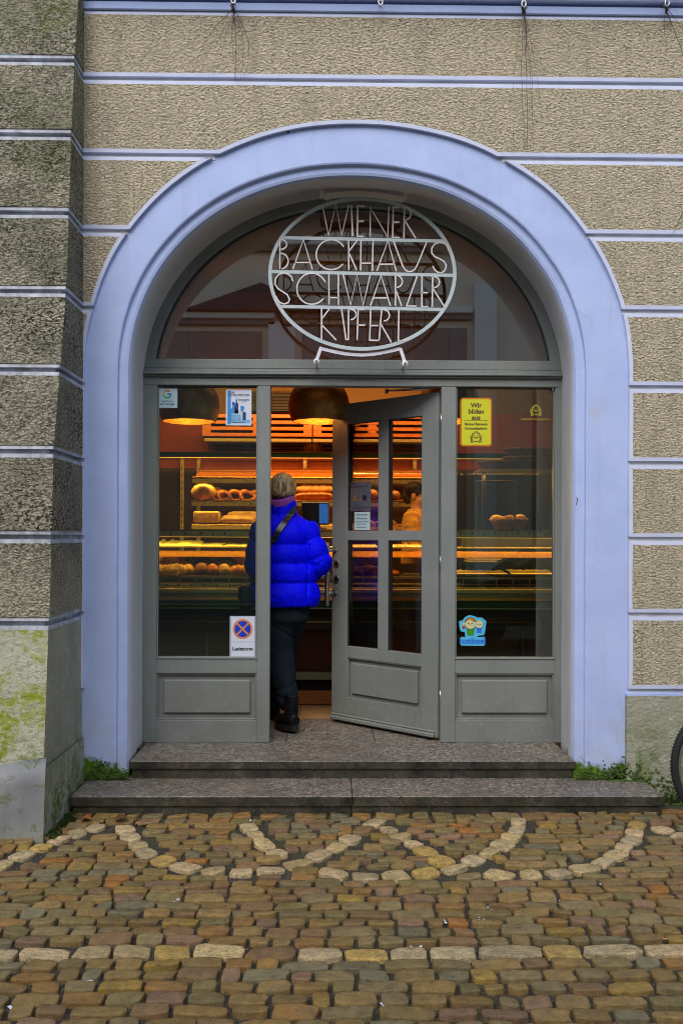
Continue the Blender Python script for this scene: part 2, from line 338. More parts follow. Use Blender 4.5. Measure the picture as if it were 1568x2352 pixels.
# ------------------------------------------------------------------ mesh helpers
class MB:
    def __init__(s): s.bm = bmesh.new(); s.mats = []; s.smooth = False
    def mi(s, m):
        m = MT[m] if isinstance(m, str) else m
        if m not in s.mats: s.mats.append(m)
        return s.mats.index(m)
    def face(s, pts, m, smooth=False):
        vs = [s.bm.verts.new(p) for p in pts]
        f = s.bm.faces.new(vs); f.material_index = s.mi(m); f.smooth = smooth; return f
    def box(s, x0, x1, y0, y1, z0, z1, m, bev=0.0, M=None):
        x0, x1 = sorted((x0, x1)); y0, y1 = sorted((y0, y1)); z0, z1 = sorted((z0, z1)); k = s.mi(m)
        b = min(bev, (x1 - x0) / 2.2, (y1 - y0) / 2.2, (z1 - z0) / 2.2)
        if b <= 0:
            P = [(x, y, z) for x in (x0, x1) for y in (y0, y1) for z in (z0, z1)]
            Fs = [(0, 1, 3, 2), (4, 6, 7, 5), (0, 4, 5, 1), (2, 3, 7, 6), (0, 2, 6, 4), (1, 5, 7, 3)]
            vs = [s.bm.verts.new(M @ Vector(p) if M else p) for p in P]
            for f in Fs: s.bm.faces.new([vs[i] for i in f]).material_index = k
            return
        V = {}
        lo, hi = (x0, y0, z0), (x1, y1, z1)
        for sx in (0, 1):
            for sy in (0, 1):
                for sz in (0, 1):
                    sg = (sx, sy, sz); c = [hi[i] if sg[i] else lo[i] for i in range(3)]; inn = [c[i] + (-b if sg[i] else b) for i in range(3)]
                    for ax in range(3):
                        p = list(inn); p[ax] = c[ax]; V[(sx, sy, sz, ax)] = s.bm.verts.new(M @ Vector(p) if M else p)
        def F_(*q):
            f = s.bm.faces.new([V[i] for i in q]); f.material_index = k
        for ax in range(3):
            o = [i for i in range(3) if i != ax]
            for sd_ in (0, 1):
                q = []
                for a, c in ((0, 0), (1, 0), (1, 1), (0, 1)):
                    t = [0, 0, 0]; t[ax] = sd_; t[o[0]] = a; t[o[1]] = c; q.append(tuple(t) + (ax,))
                if (sd_ == 0) == (ax != 1): q.reverse()
                F_(*q)
            a, c = o                                    # edges along ax
            for sa in (0, 1):
                for sc in (0, 1):
                    t0 = [0, 0, 0]; t0[a] = sa; t0[c] = sc; t1 = list(t0); t1[ax] = 1
                    F_(tuple(t0) + (a,), tuple(t1) + (a,), tuple(t1) + (c,), tuple(t0) + (c,))
        for sx in (0, 1):
            for sy in (0, 1):
                for sz in (0, 1): F_((sx, sy, sz, 0), (sx, sy, sz, 1), (sx, sy, sz, 2))
    def tube(s, pts, rad, m, seg=12, caps=True, fn=None, flat=None, up=None, smooth=True):
        pts = [Vector(p) for p in pts]; n = len(pts)
        if not isinstance(rad, list): rad = [rad] * n
        k = s.mi(m); rings = []; T0 = (pts[1] - pts[0]).normalized()
        u = Vector(up) if up else (Vector((0, 0, 1)) if abs(T0.z) < .9 else Vector((1, 0, 0)))
        u = (u - T0 * u.dot(T0)).normalized()
        for i in range(n):
            T = (pts[min(i + 1, n - 1)] - pts[max(i - 1, 0)]).normalized()
            u = (u - T * u.dot(T)).normalized(); v = T.cross(u)
            r = rad[i]; ra, rb = r if isinstance(r, tuple) else (r, r)
            ring = []
            for j in range(seg):
                a = 2 * PI * j / seg; q = fn(i / (n - 1), a) if fn else 1.0
                ring.append(s.bm.verts.new(pts[i] + u * (math.cos(a) * ra * q) + v * (math.sin(a) * rb * q)))
            rings.append(ring)
        for i in range(n - 1):
            for j in range(seg):
                f = s.bm.faces.new((rings[i][j], rings[i][(j + 1) % seg], rings[i + 1][(j + 1) % seg], rings[i + 1][j])); f.material_index = k; f.smooth = smooth
        if caps:
            for r in (rings[0][::-1], rings[-1]):
                f = s.bm.faces.new(r); f.material_index = k
        return rings
    def rings(s, secs, m, seg=28, smooth=True, fn=None, caps=True):
        """horizontal rings: (z, cx, cy, rx, ry)"""
        k = s.mi(m); RR = []
        for i, (z, cx, cy, rx, ry) in enumerate(secs):
            rr = []
            for j in range(seg):
                a = 2 * PI * j / seg; q = fn(z, a) if fn else 1.0
                rr.append(s.bm.verts.new((cx + math.cos(a) * rx * q, cy + math.sin(a) * ry * q, z)))
            RR.append(rr)
        for i in range(len(RR) - 1):
            for j in range(seg):
                f = s.bm.faces.new((RR[i][j], RR[i][(j + 1) % seg], RR[i + 1][(j + 1) % seg], RR[i + 1][j])); f.material_index = k; f.smooth = smooth
        if caps:
            for r in (RR[0], RR[-1]):
                f = s.bm.faces.new(r); f.material_index = k
    def lathe(s, prof, m, cx=0, cy=0, cz=0, seg=32, axis='Z', smooth=True, caps=True):
        k = s.mi(m); RR = []
        for r, h in prof:
            rr = []
            for j in range(seg):
                a = 2 * PI * j / seg; p = (r * math.cos(a), r * math.sin(a), h)
                if axis == 'Y': p = (p[0], p[2], p[1])
                if axis == 'X': p = (p[2], p[0], p[1])
                rr.append(s.bm.verts.new((p[0] + cx, p[1] + cy, p[2] + cz)))
            RR.append(rr)
        for i in range(len(RR) - 1):
            for j in range(seg):
                f = s.bm.faces.new((RR[i][j], RR[i][(j + 1) % seg], RR[i + 1][(j + 1) % seg], RR[i + 1][j])); f.material_index = k; f.smooth = smooth
        for r in ((RR[0], RR[-1]) if caps else ()):
            if (r[0].co - r[len(r) // 2].co).length > 1e-4: s.bm.faces.new(r).material_index = k
    def prism(s, pts2, y0, y1, m, side=None):
        """polygon in XZ extruded in Y; front at y0"""
        a = [s.bm.verts.new((x, y0, z)) for x, z in pts2]; b = [s.bm.verts.new((x, y1, z)) for x, z in pts2]
        f = s.bm.faces.new(a); f.material_index = s.mi(m); g = s.bm.faces.new(b[::-1]); g.material_index = s.mi(side or m)
        n = len(a)
        for i in range(n):
            q = s.bm.faces.new((a[i], b[i], b[(i + 1) % n], a[(i + 1) % n])); q.material_index = s.mi(side or m)
        return f
    def sphere(s, c, r, m, seg=20, rg=12, M=None, fn=None, smooth=True):
        k = s.mi(m); c = Vector(c); r = Vector(r if isinstance(r, (tuple, list)) else (r, r, r)); RR = []
        for i in range(rg + 1):
            th = PI * i / rg; row = []
            for j in range(seg):
                a = 2 * PI * j / seg; d = Vector((math.sin(th) * math.cos(a), math.sin(th) * math.sin(a), math.cos(th)))
                q = fn(d) if fn else 1.0; p = Vector((d.x * r.x, d.y * r.y, d.z * r.z)) * q
                if M: p = M @ p
                row.append(p + c)
            RR.append(row)
        top = s.bm.verts.new(RR[0][0]); bot = s.bm.verts.new(RR[-1][0])
        V = [[s.bm.verts.new(p) for p in row] for row in RR[1:-1]]
        for j in range(seg):
            f = s.bm.faces.new((top, V[0][j], V[0][(j + 1) % seg])); f.material_index = k; f.smooth = smooth
            f = s.bm.faces.new((bot, V[-1][(j + 1) % seg], V[-1][j])); f.material_index = k; f.smooth = smooth
            for i in range(len(V) - 1):
                f = s.bm.faces.new((V[i][j], V[i + 1][j], V[i + 1][(j + 1) % seg], V[i][(j + 1) % seg])); f.material_index = k; f.smooth = smooth
    def build(s, name, parent=None, recalc=True, org=None, weld=False):
        if weld: bmesh.ops.remove_doubles(s.bm, verts=s.bm.verts, dist=1e-5)
        if recalc: bmesh.ops.recalc_face_normals(s.bm, faces=s.bm.faces)
        me = bpy.data.meshes.new(name); s.bm.to_mesh(me); s.bm.free()
        for m in s.mats: me.materials.append(m)
        o = bpy.data.objects.new(name, me); C.objects.link(o)
        if parent is not None:
            o.parent = parent
            W = parent_world(parent)
            me.transform(Matrix.Translation(-W))          # parts are written in world coordinates
        elif org is not None:
            me.transform(Matrix.Translation(-Vector(org))); o.location = org
        return o
def parent_world(p):
    v = Vector((0, 0, 0))
    while p is not None: v += p.location; p = p.parent
    return v
def tag(o, label=None, cat=None, group=None, kind=None):
    if label: o['label'] = label
    if cat: o['category'] = cat
    if group: o['group'] = group
    if kind: o['kind'] = kind
    return o
def thing(name, label, cat, loc=(0, 0, 0), group=None):
    o = bpy.data.objects.new(name, None); C.objects.link(o); o.location = loc; o.empty_display_size = .1
    return tag(o, label, cat, group)
def struct(o): o['kind'] = 'structure'; return o
def copy_thing(o, loc, rz=None, label=None, scale=None):
    r = o.copy(); C.objects.link(r); r.location = loc
    if rz is not None: r.rotation_euler = (0, 0, rz)
    if label: r['label'] = label
    if scale: r.scale = scale
    for ch in list(o.children):
        c = ch.copy(); C.objects.link(c); c.parent = r
        for g in list(ch.children):
            d = g.copy(); C.objects.link(d); d.parent = c
    return r
def text(body, size, x, y, z, m, parent, name='lettering', align='CENTER', M=None, ext=.0006, sx=1.0, bold=0.0, shear=0.0):
    cu = bpy.data.curves.new('t', 'FONT'); cu.body = body; cu.size = size; cu.extrude = ext; cu.align_x = align; cu.align_y = 'BOTTOM_BASELINE'
    cu.offset = bold; cu.shear = shear; cu.resolution_u = 3; cu.space_line = 1.0
    to = bpy.data.objects.new('t', cu); me = bpy.data.meshes.new_from_object(to)
    bpy.data.objects.remove(to); bpy.data.curves.remove(cu)
    me.name = name; me.materials.clear(); me.materials.append(MT[m])
    me.transform(Matrix.Diagonal((sx, 1, 1, 1))); me.transform(Matrix.Rotation(R(90), 4, 'X'))
    if M: me.transform(M)
    me.transform(Matrix.Translation((x, y, z)))
    o = bpy.data.objects.new(name, me); C.objects.link(o)
    if parent is not None: o.parent = parent; me.transform(Matrix.Translation(-parent_world(parent)))
    return o
def remesh(mb, name, parent, mat, voxel=.008, smooth=4, disp=None):
    me = bpy.data.meshes.new('tmp'); bmesh.ops.recalc_face_normals(mb.bm, faces=mb.bm.faces); mb.bm.to_mesh(me); mb.bm.free()
    t = bpy.data.objects.new('tmp', me); C.objects.link(t)
    md = t.modifiers.new('r', 'REMESH'); md.mode = 'VOXEL'; md.voxel_size = voxel; md.use_smooth_shade = True
    if smooth: ms = t.modifiers.new('s', 'SMOOTH'); ms.iterations = smooth; ms.factor = .5
    bpy.context.view_layer.update()
    dg = bpy.context.evaluated_depsgraph_get()
    nm = bpy.data.meshes.new_from_object(t.evaluated_get(dg)); bpy.data.objects.remove(t); bpy.data.meshes.remove(me)
    if disp:
        nv = [v.normal.copy() for v in nm.vertices]
        for v, q in zip(nm.vertices, nv): v.co += q * disp(v.co, q)
    nm.name = name; nm.materials.clear(); nm.materials.append(MT[mat] if isinstance(mat, str) else mat)
    for p in nm.polygons: p.use_smooth = True
    o = bpy.data.objects.new(name, nm); C.objects.link(o)
    if parent is not None: o.parent = parent; nm.transform(Matrix.Translation(-parent_world(parent)))
    return o

# ------------------------------------------------------------------ facade
YW, YB, YF = 5.24, 5.264, 5.75          # block faces, band plane, shop front plane
LZ = .204                              # landing height
AC, AZ = .139, 2.43                   # arch centre x, springing
def arch(a, b, zbot, nn=2.1, K=110, cx=AC, z0=AZ):
    P = []
    for i in range(9): P.append((cx - a, zbot + (z0 - zbot) * i / 9))
    for i in range(K + 1):
        t = PI * i / K; c, s_ = math.cos(t), math.sin(t)
        P.append((cx - a * math.copysign(abs(c) ** (2 / nn), c), z0 + b * abs(s_) ** (2 / nn)))
    for i in range(8, -1, -1): P.append((cx + a, zbot + (z0 - zbot) * i / 9))
    return P
AO, BO = 1.562, 1.439                  # outer curve of the band
AI, BI = 1.285, 1.155                  # opening
CXO = .169
def outer_x(z):                        # half width of the outer curve at height z
    if z <= AZ: return AO
    t = (z - AZ) / BO
    return AO * max(0, 1 - t ** 2.1) ** (1 / 2.1) if t < 1 else None
fac = thing('bakery_facade', 'cream roughcast building facade with white arched surround and white grooves', 'building', (0, YW, 0))
ZG = [.62 + .437 * k for k in range(9)] + [4.545]
def inset_block(pts, m_in='rough', m_edge='edge', marg=.021):
    mb = MB(); f = mb.prism(pts, YW, YB + .004, m_edge)
    bmesh.ops.recalc_face_normals(mb.bm, faces=mb.bm.faces)
    r = bmesh.ops.inset_region(mb.bm, faces=[f], thickness=marg, use_even_offset=True)
    f.material_index = mb.mi(m_in)
    bmesh.ops.translate(mb.bm, verts=f.verts, vec=(0, -.0015, 0))
    return mb
XR = 5.0; XL = -1.46; g = .0125
def wob(x, z): return .0045 * noise.noise(Vector((x * 3, 0, z * 3)))
def build_block(pts, m='rough'):
    pts = [(x + wob(x, z), z + wob(z, x + 5)) for x, z in pts]
    inset_block(pts, m).build('wall_block', fac)
for k in range(9):
    za, zb = ZG[k] + g, ZG[k + 1] - g
    if k == 8: zb = 4.50
    top = AZ + BO
    if zb < top - .001 or za < top:
        zz = [za + (min(zb, top) - za) * i / 24 for i in range(25)]
        if zb > top:      # block spanning over the crown: one piece
            crv = [(CXO - outer_x(min(z, top - 1e-5)), z) for z in zz] ; crv[-1] = (CXO - .0, top)
            # resample the crown finely in x
            xa = outer_x(za); cr = []
            for i in range(61):
                xx = -xa + 2 * xa * i / 60; zc = AZ + BO * (1 - min(1, abs(xx / AO)) ** 2.1) ** (1 / 2.1); cr.append((CXO + xx, max(za, zc)))
            build_block([(XL, za)] + cr + [(XR, za), (XR, zb), (XL + 3.3, zb), (XL, zb)])
        else:
            L = [(CXO - outer_x(z), z) for z in zz]; Rr = [(CXO + outer_x(z), z) for z in zz]
            build_block([(XL, za)] + L + [(XL, zb)])
            build_block(Rr[::-1] + [(XR, za), (XR, zb)][0:1] + [(XR, zb)])
    else:
        build_block([(XL, za), (XR, za), (XR, zb), (XL, zb)])
# base block right and left (no groove): rough grey-green render
mb = MB()
mb.box(CXO + AO - .012, XR, YW - .004, YB + .02, -.2, ZG[0] - g - .02, 'base'); mb.box(CXO + AO - .012, XR, YW, YB + .02, ZG[0] - g - .02, ZG[0] - g, 'white', .003)
mb.build('wall_base', fac)
# band + groove plate (one plane) and the moulded inner edge, reveal
mb = MB(); zb_ = -.1
inner = arch(AI + .072, BI + .072, zb_)
n = len(inner); 
def outer_pt(i):
    x, z = inner[i]
    if i <= 8: return (XL - .3, z)
    if i >= n - 9: return (XR, z)
    t = (i - 9) / (n - 1 - 18)
    # walk round the rectangle: left side, top, right side
    z0_, z1_ = AZ, 4.9; Ls = [z1_ - z0_, XR - XL + .3, z1_ - z0_]; 
    a = PI * t; dx, dz = -math.cos(a), math.sin(a)
    ts = []
    if dx < 0: ts.append((XL - .3 - AC) / dx)
    if dx > 0: ts.append((XR - AC) / dx)
    if dz > 1e-6: ts.append((z1_ - AZ) / dz)
    q = min(ts); return (AC + dx * q, AZ + dz * q)
ov = [mb.bm.verts.new((p[0], YB, p[1])) for p in [outer_pt(i) for i in range(n)]]
prof = [(.072, YB), (.064, YB + .004), (.060, YB + .022), (.056, YB + .026), (.024, YB + .028), (.010, YB + .034), (0, YB + .052), (-.012, YB + .20), (-.03, YF + .02)]
prev = ov
for j, (o_, y_) in enumerate(prof):
    sc = 1.0 if j < 7 else 1.0
    a_ = AI + o_ if j < 7 else AI - o_; b_ = BI + o_ if j < 7 else BI - o_ * 1.6
    if j == 7: a_, b_ = AI + .010, BI + .018
    if j == 8: a_, b_ = AI + .033, BI + .055
    cxj = AC + (.018 if j == 8 else .005 if j == 7 else 0)
    P = arch(a_, b_, zb_, cx=cxj)
    cur = []
    for i, (x, z) in enumerate(P):
        wz = .0025 * noise.noise(Vector((x * 4, y_ * 3, z * 4))); cur.append(mb.bm.verts.new((x + wz, y_, z + wz)))
    for i in range(n - 1):
        f = mb.bm.faces.new((prev[i], prev[i + 1], cur[i + 1], cur[i])); f.smooth = j > 6
        f.material_index = mb.mi('white' if j < 7 else 'soffit')
    prev = cur
# corner wedges of the plate between the fan and the top corners are covered by blocks
arch_o = mb.build('arch_surround', fac, weld=False)
mb = MB()
for k in range(1, 9):
    z_ = ZG[k]; ox = outer_x(z_)
    sg = [(XL - .1, XR)] if ox is None else [(XL - .1, CXO - ox - .004), (CXO + ox + .004, XR)]
    for a, b in sg: mb.box(a, b, YB - .004, YB + .002, z_ - g - .004, z_ + g + .004, 'groove')
mb.box(CXO + AO + .004, XR, YB - .004, YB + .002, ZG[0] - g - .004, ZG[0] + g + .004, 'groove'); mb.build('groove_bed', fac)
mb = MB(); mb.box(XL - .3, XR, YB + .02, YB + .06, 4.2, 4.95, 'white'); mb.build('wall_core', fac)
# cornice
mb = MB()
mb.box(XL, XR, 5.225, YB, 4.502, 4.548, 'white', .004); mb.box(XL, XR, 5.245, YB, 4.548, 4.562, 'white', 0)
mb.box(XL, XR, 5.20, YB, 4.562, 4.60, 'white', .005); mb.box(XL, XR, 5.15, YB, 4.60, 4.68, 'white', .01); mb.box(XL, XR, 5.05, YB, 4.68, 4.80, 'white', .02)
mb.build('cornice', fac)

# buttress with a battered face on the left
BP = [(-.3, 4.50), (0, 4.52), (1.06, 4.63), (1.93, 4.69), (2.37, 4.80), (2.79, 4.90), (3.2, 4.95), (3.67, 4.99), (4.1, 5.05), (4.48, 5.12), (5.0, 5.2)]
def yb(z):
    for (a, p), (b, q) in zip(BP, BP[1:]):
        if z <= b: return p + (q - p) * (z - a) / (b - a)
    return BP[-1][1]
but = thing('corner_buttress', 'leaning buttress at the left corner stained black and green with damp', 'wall buttress', (-1.46, 4.6, 0))
XS, XO = -1.405, -5.0
def strip(mb, z0, z1, y_off, x_off, m, nsub=1, ms=None):
    for i in range(nsub):
        a = z0 + (z1 - z0) * i / nsub; b = z0 + (z1 - z0) * (i + 1) / nsub
        mb.face([(XO, yb(a) + y_off, a), (XS + x_off, yb(a) + y_off, a), (XS + x_off, yb(b) + y_off, b), (XO, yb(b) + y_off, b)], m)
        mb.face([(XS + x_off, yb(a) + y_off, a), (XS + x_off, 5.27, a), (XS + x_off, 5.27, b), (XS + x_off, yb(b) + y_off, b)], ms or m)
def lid(mb, z, o0, x0, o1, x1, m):
    mb.face([(XO, yb(z) + o0, z), (XS + x0, yb(z) + o0, z), (XS + x1, yb(z) + o1, z), (XO, yb(z) + o1, z)], m)
    mb.face([(XS + x0, yb(z) + o0, z), (XS + x0, 5.27, z), (XS + x1, 5.27, z), (XS + x1, yb(z) + o1, z)], m)
for k in range(0, 9):
    z0 = ZG[k] + g if k > 1 else -.2
    if k == 0: continue
    mb = MB()
    if k == 1:
        strip(mb, .10, ZG[1] - g - .02, 0, 0, 'butt_base', 10, 'base'); strip(mb, ZG[1] - g - .02, ZG[1] - g, 0, 0, 'white_dirty')
        lid(mb, ZG[1] - g, 0, 0, .03, -.03, 'white_dirty'); strip(mb, ZG[1] - g, ZG[1] + g, .03, -.03, 'white_dirty')
        mb.build('rendered_base', but, recalc=False, weld=True); continue
    z0 = ZG[k - 1 + 1 - 1] + g if k > 1 else z0
    z1 = ZG[k] - g; z0 = ZG[k - 1] + g
    strip(mb, z0, z0 + .02, 0, 0, 'white_dirty'); strip(mb, z0 + .02, z1 - .02, -.005, .005, 'rough_dirty', 6); strip(mb, z1 - .02, z1, 0, 0, 'white_dirty')
    lid(mb, z0, 0, 0, .03, -.03, 'white_dirty'); lid(mb, z1, 0, 0, .03, -.03, 'white_dirty')
    lid(mb, z0 + .02, 0, 0, -.005, .005, 'rough_dirty'); lid(mb, z1 - .02, 0, 0, -.005, .005, 'rough_dirty')
    strip(mb, z1, z1 + 2 * g, .03, -.03, 'white_dirty')
    mb.build('buttress_block', but, recalc=False)
mb = MB(); z0 = ZG[8] + g
strip(mb, z0, z0 + .02, 0, 0, 'white_dirty'); strip(mb, z0 + .02, 4.9, -.005, .005, 'rough_dirty', 4); lid(mb, z0, 0, 0, .03, -.03, 'white_dirty')
mb.build('buttress_block', but, recalc=False)
# grey cement foot of the buttress
mb = MB()
for i in range(14):
    for j in range(6):
        def P(a, b):
            x = XS + .012 - a * .16 * 2; z = -.1 + b * .09
            return Vector((x, yb(z) - .006 + .008 * noise.noise(Vector((x * 9, z * 9, 1))), z if b < 6 else z - .10 + .12 * noise.noise(Vector((x * 2.5, 3, 0))) ))
        mb.face([P(i, j), P(i + 1, j), P(i + 1, j + 1), P(i, j + 1)], 'cement', True)
for j in range(5):
    a, b = -.1 + j * .09, -.1 + (j + 1) * .09
    mb.face([(XS + .0125, yb(a) - .006, a), (XS + .0125, 5.26, a), (XS + .0125, 5.26, b), (XS + .0125, yb(b) - .006, b)], 'base')
mb.build('cement_foot', but, recalc=False, weld=True)
# ------------------------------------------------------------------ entrance steps
steps = thing('entrance_steps', 'two low speckled granite steps below the shop door', 'steps', (0, 4.93, 0))
S1L, S1R = U(162, 1830, 4.93).x, U(1524, 1826, 4.93).x
S2L, S2R = U(298, 1748, 5.283).x, U(1320, 1746, 5.283).x
h1 = .1
mb = MB()
xm = [S1L, -.62, .33, 1.02, S1R]
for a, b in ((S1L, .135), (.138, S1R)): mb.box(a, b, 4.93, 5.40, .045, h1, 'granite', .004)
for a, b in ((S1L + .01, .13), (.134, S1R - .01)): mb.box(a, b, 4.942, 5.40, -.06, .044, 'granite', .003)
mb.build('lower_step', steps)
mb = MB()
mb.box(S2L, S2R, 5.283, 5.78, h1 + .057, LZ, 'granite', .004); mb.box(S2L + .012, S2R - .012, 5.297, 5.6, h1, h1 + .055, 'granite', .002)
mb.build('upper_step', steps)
# landing slabs running into the shop
mb = MB()
DX0, DX1 = -.47, .66
for (x0, x1) in ((-.60, -.265), (-.2625, .0), (.0025, .30), (.3025, .80)):
    mb.box(x0, x1, 5.782, 6.52, LZ - .06, LZ, 'granite', .0015)
struct(mb.build('threshold_paving')); 
# shop floor
mb = MB()
for i in range(9):
    for j in range(5):
        mb.box(-2.2 + i * .5, -2.2 + i * .5 + .497, 6.523 + j * .5, 6.523 + j * .5 + .497, LZ - .05, LZ - .002, 'tile', .001)
mb.box(-2.6, 3.3, 5.84, 9.6, LZ - .12, LZ - .055, 'tile'); mb.build('shop_floor')
struct(bpy.data.objects['shop_floor'])

# ------------------------------------------------------------------ cobbles
mb = MB(); bm = mb.bm; col = bm.verts.layers.float_color.new('Col'); km = mb.mi('cobble')
PAL = [((.30, .20, .07), 7), ((.34, .235, .09), 6), ((.25, .205, .085), 6), ((.28, .22, .11), 6), ((.28, .175, .085), 5), ((.35, .20, .06), 3), ((.23, .21, .13), 3), ((.30, .19, .12), 2), ((.44, .20, .04), 1.0), ((.40, .27, .06), 2)]
PALW = [c for c, k in PAL for _ in range(int(k))]
PALE = [(.66, .52, .30), (.72, .57, .38), (.62, .44, .14), (.60, .50, .34)]
rnd = random.Random(11)
def stone(cx, cy, lx, ly, rot, pale=False, h=.010):
    c = rnd.choice(PALE if pale else PALW); q = rnd.uniform(1.0, 1.45); c = tuple(min(1, v * q) for v in c) + (1,)
    ca, sa = math.cos(rot), math.sin(rot); tx, ty = rnd.gauss(0, .012), rnd.gauss(0, .014); hz = rnd.gauss(0, .0018)
    e = rnd.uniform(3.6, 8.0); skew = rnd.gauss(0, .07); tap = rnd.gauss(0, .05); ph = rnd.random() * 50
    rings = []
    for sc, z in ((1.0, -.03), (1.0, h * .4), (.985, h * .82), (.945, h), (.6, h * 1.03)):
        ring = []
        for i in range(18):
            a = 2 * PI * i / 18; ux, uy = math.cos(a), math.sin(a)
            r = (abs(ux) ** e + abs(uy) ** e) ** (-1 / e)
            nz = 1 + .10 * noise.noise(Vector((ux * 1.5 + ph, uy * 1.5, ph)))
            x = ux * r * sc * nz * lx / 2; y = uy * r * sc * nz * ly / 2
            x += skew * y; y *= 1 + tap * x / lx * 2
            zz = z + hz + (tx * x / lx + ty * y / ly) * .5 + .0025 * noise.noise(Vector((x * 30 + ph, y * 30, sc)))
            v = bm.verts.new((cx + ca * x - sa * y, cy + sa * x + ca * y, zz)); v[col] = c; ring.append(v)
        rings.append(ring)
    for r0, r1 in zip(rings, rings[1:]):
        for i in range(18):
            f = bm.faces.new((r0[i], r0[(i + 1) % 18], r1[(i + 1) % 18], r1[i])); f.material_index = km; f.smooth = True
    f = bm.faces.new(rings[-1]); f.material_index = km; f.smooth = True
def poly(pts): return [G(x, y).xy for x, y in pts]
arcs = [poly(a) for a in (
    [(280, 1893), (300, 1925), (335, 1962), (395, 1988), (470, 2003), (560, 2006), (630, 2000), (700, 1982), (770, 1950), (825, 1915), (862, 1890)],
    [(562, 1890), (585, 1920), (610, 1945), (650, 1972), (715, 2000), (800, 2015), (880, 2018), (960, 2012), (1040, 1997), (1110, 1968), (1160, 1938), (1185, 1910), (1190, 1888)],
    [(875, 1893), (905, 1915), (950, 1940), (1000, 1975), (1060, 1998), (1150, 2013), (1230, 2013), (1300, 2007), (1365, 1993), (1415, 1965), (1450, 1930), (1465, 1890)],
    [(1490, 1895), (1540, 1915), (1600, 1935), (1700, 1960)],
    [(250, 1892), (190, 1912), (110, 1940), (40, 1975), (-40, 2010), (-140, 2045)])]
taken = []
for a in arcs:
    L = [0]
    for p, q in zip(a, a[1:]): L.append(L[-1] + (q - p).length)
    s_ = .04
    while s_ < L[-1] - .03:
        ln = rnd.uniform(.10, .145)
        for i in range(len(L) - 1):
            if L[i + 1] >= s_ + ln / 2: break
        t = (s_ + ln / 2 - L[i]) / (L[i + 1] - L[i]); p = a[i].lerp(a[i + 1], t); d = a[i + 1] - a[i]
        ok = all((p - q).length > .085 for q, _ in taken)
        if ok and p.y < 4.9:
            stone(p.x, p.y, ln - rnd.uniform(0, .02), rnd.uniform(.075, .105), math.atan2(d.y, d.x) + rnd.gauss(0, .08), rnd.random() < .9); taken.append((p, ln))
        s_ += ln + .012
Y = 1.2; row = 0; YWH = G(784, 2180).y
lines = []
while Y < 5.0:
    pr = .080 + rnd.gauss(0, .004); white = False
    if abs(Y - YWH) < .05 and not any(l for l in lines): pr = .104; white = True; lines.append(1)
    x = -3.6 + rnd.uniform(0, .1)
    while x < 3.6:
        ln = rnd.choice([.08, .10, .115, .125, .14, .155, .18]) + rnd.gauss(0, .006)
        if white: ln += .045
        cx = x + ln / 2; cy = Y + .020 * noise.noise(Vector((cx * .9, Y * 1.3, 2))) * 2 + rnd.gauss(0, .003)
        if -.9 < cx < .9 and 4.0 < Y: ln = min(ln, .12)
        x0, x1 = x, x + ln; hit = [ (q, l) for q, l in taken if abs(q.y - cy) < .072 and x0 - l * .5 < q.x < x1 + l * .5]
        if not hit:
            inside_b = cx < XS + .02 and cy > 4.52 - .02
            if not inside_b: stone(cx, cy, ln - rnd.uniform(.009, .018), pr - rnd.uniform(.009, .019), rnd.gauss(0, .025), white and rnd.random() < .93)
            x = x1
        else:
            q, l = min(hit, key=lambda h: h[0].x); qm = max(h[0].x + h[1] * .5 for h in hit)
            gap = q.x - l * .45 - x0
            if gap > .05:
                stone(x0 + gap / 2, cy, gap - .010, pr - .015, rnd.gauss(0, .03))
            x = max(qm - .004, x0 + .03)
    Y += pr; row += 1
struct(mb.build('cobble_pavement', recalc=True))
# ground under everything (joint grit), undulating near the camera
mb = MB(); nx, ny = 110, 70
vv = [[mb.bm.verts.new((-3.9 + 7.8 * i / nx, .8 + 4.6 * j / ny, -.008 + .004 * noise.noise(Vector((i * .5, j * .5, 0))) + .003 * noise.noise(Vector((i * 1.7, j * 1.7, 4))))) for i in range(nx + 1)] for j in range(ny + 1)]
k = mb.mi('joint')
for j in range(ny):
    for i in range(nx):
        f = mb.bm.faces.new((vv[j][i], vv[j][i + 1], vv[j + 1][i + 1], vv[j + 1][i])); f.material_index = k; f.smooth = True
struct(mb.build('joint_bed'))
mb = MB(); mb.face([(-90, -90, -.045), (90, -90, -.045), (90, 90, -.045), (-90, 90, -.045)], 'far_ground'); struct(mb.build('ground'))
# loose gravel between the stones
mb = MB(); rg2 = random.Random(5)
for i in range(2600):
    x, y = rg2.uniform(-2.2, 2.4), rg2.uniform(2.6, 4.9); r = rg2.uniform(.0015, .004)
    c = Vector((x, y, -.004)); t = rg2.random() * 6
    P = [c + Vector((r * math.cos(t + k * 2.09), r * math.sin(t + k * 2.09), 0)) for k in range(3)] + [c + Vector((0, 0, r * 1.2))]
    vs = [mb.bm.verts.new(p) for p in P]; k = mb.mi('gravel')
    for f in ((0, 1, 3), (1, 2, 3), (2, 0, 3)): mb.bm.faces.new([vs[q] for q in f]).material_index = k
o = mb.build('gravel'); tag(o, 'loose grey grit lying in the joints between cobbles', 'gravel', kind='stuff')
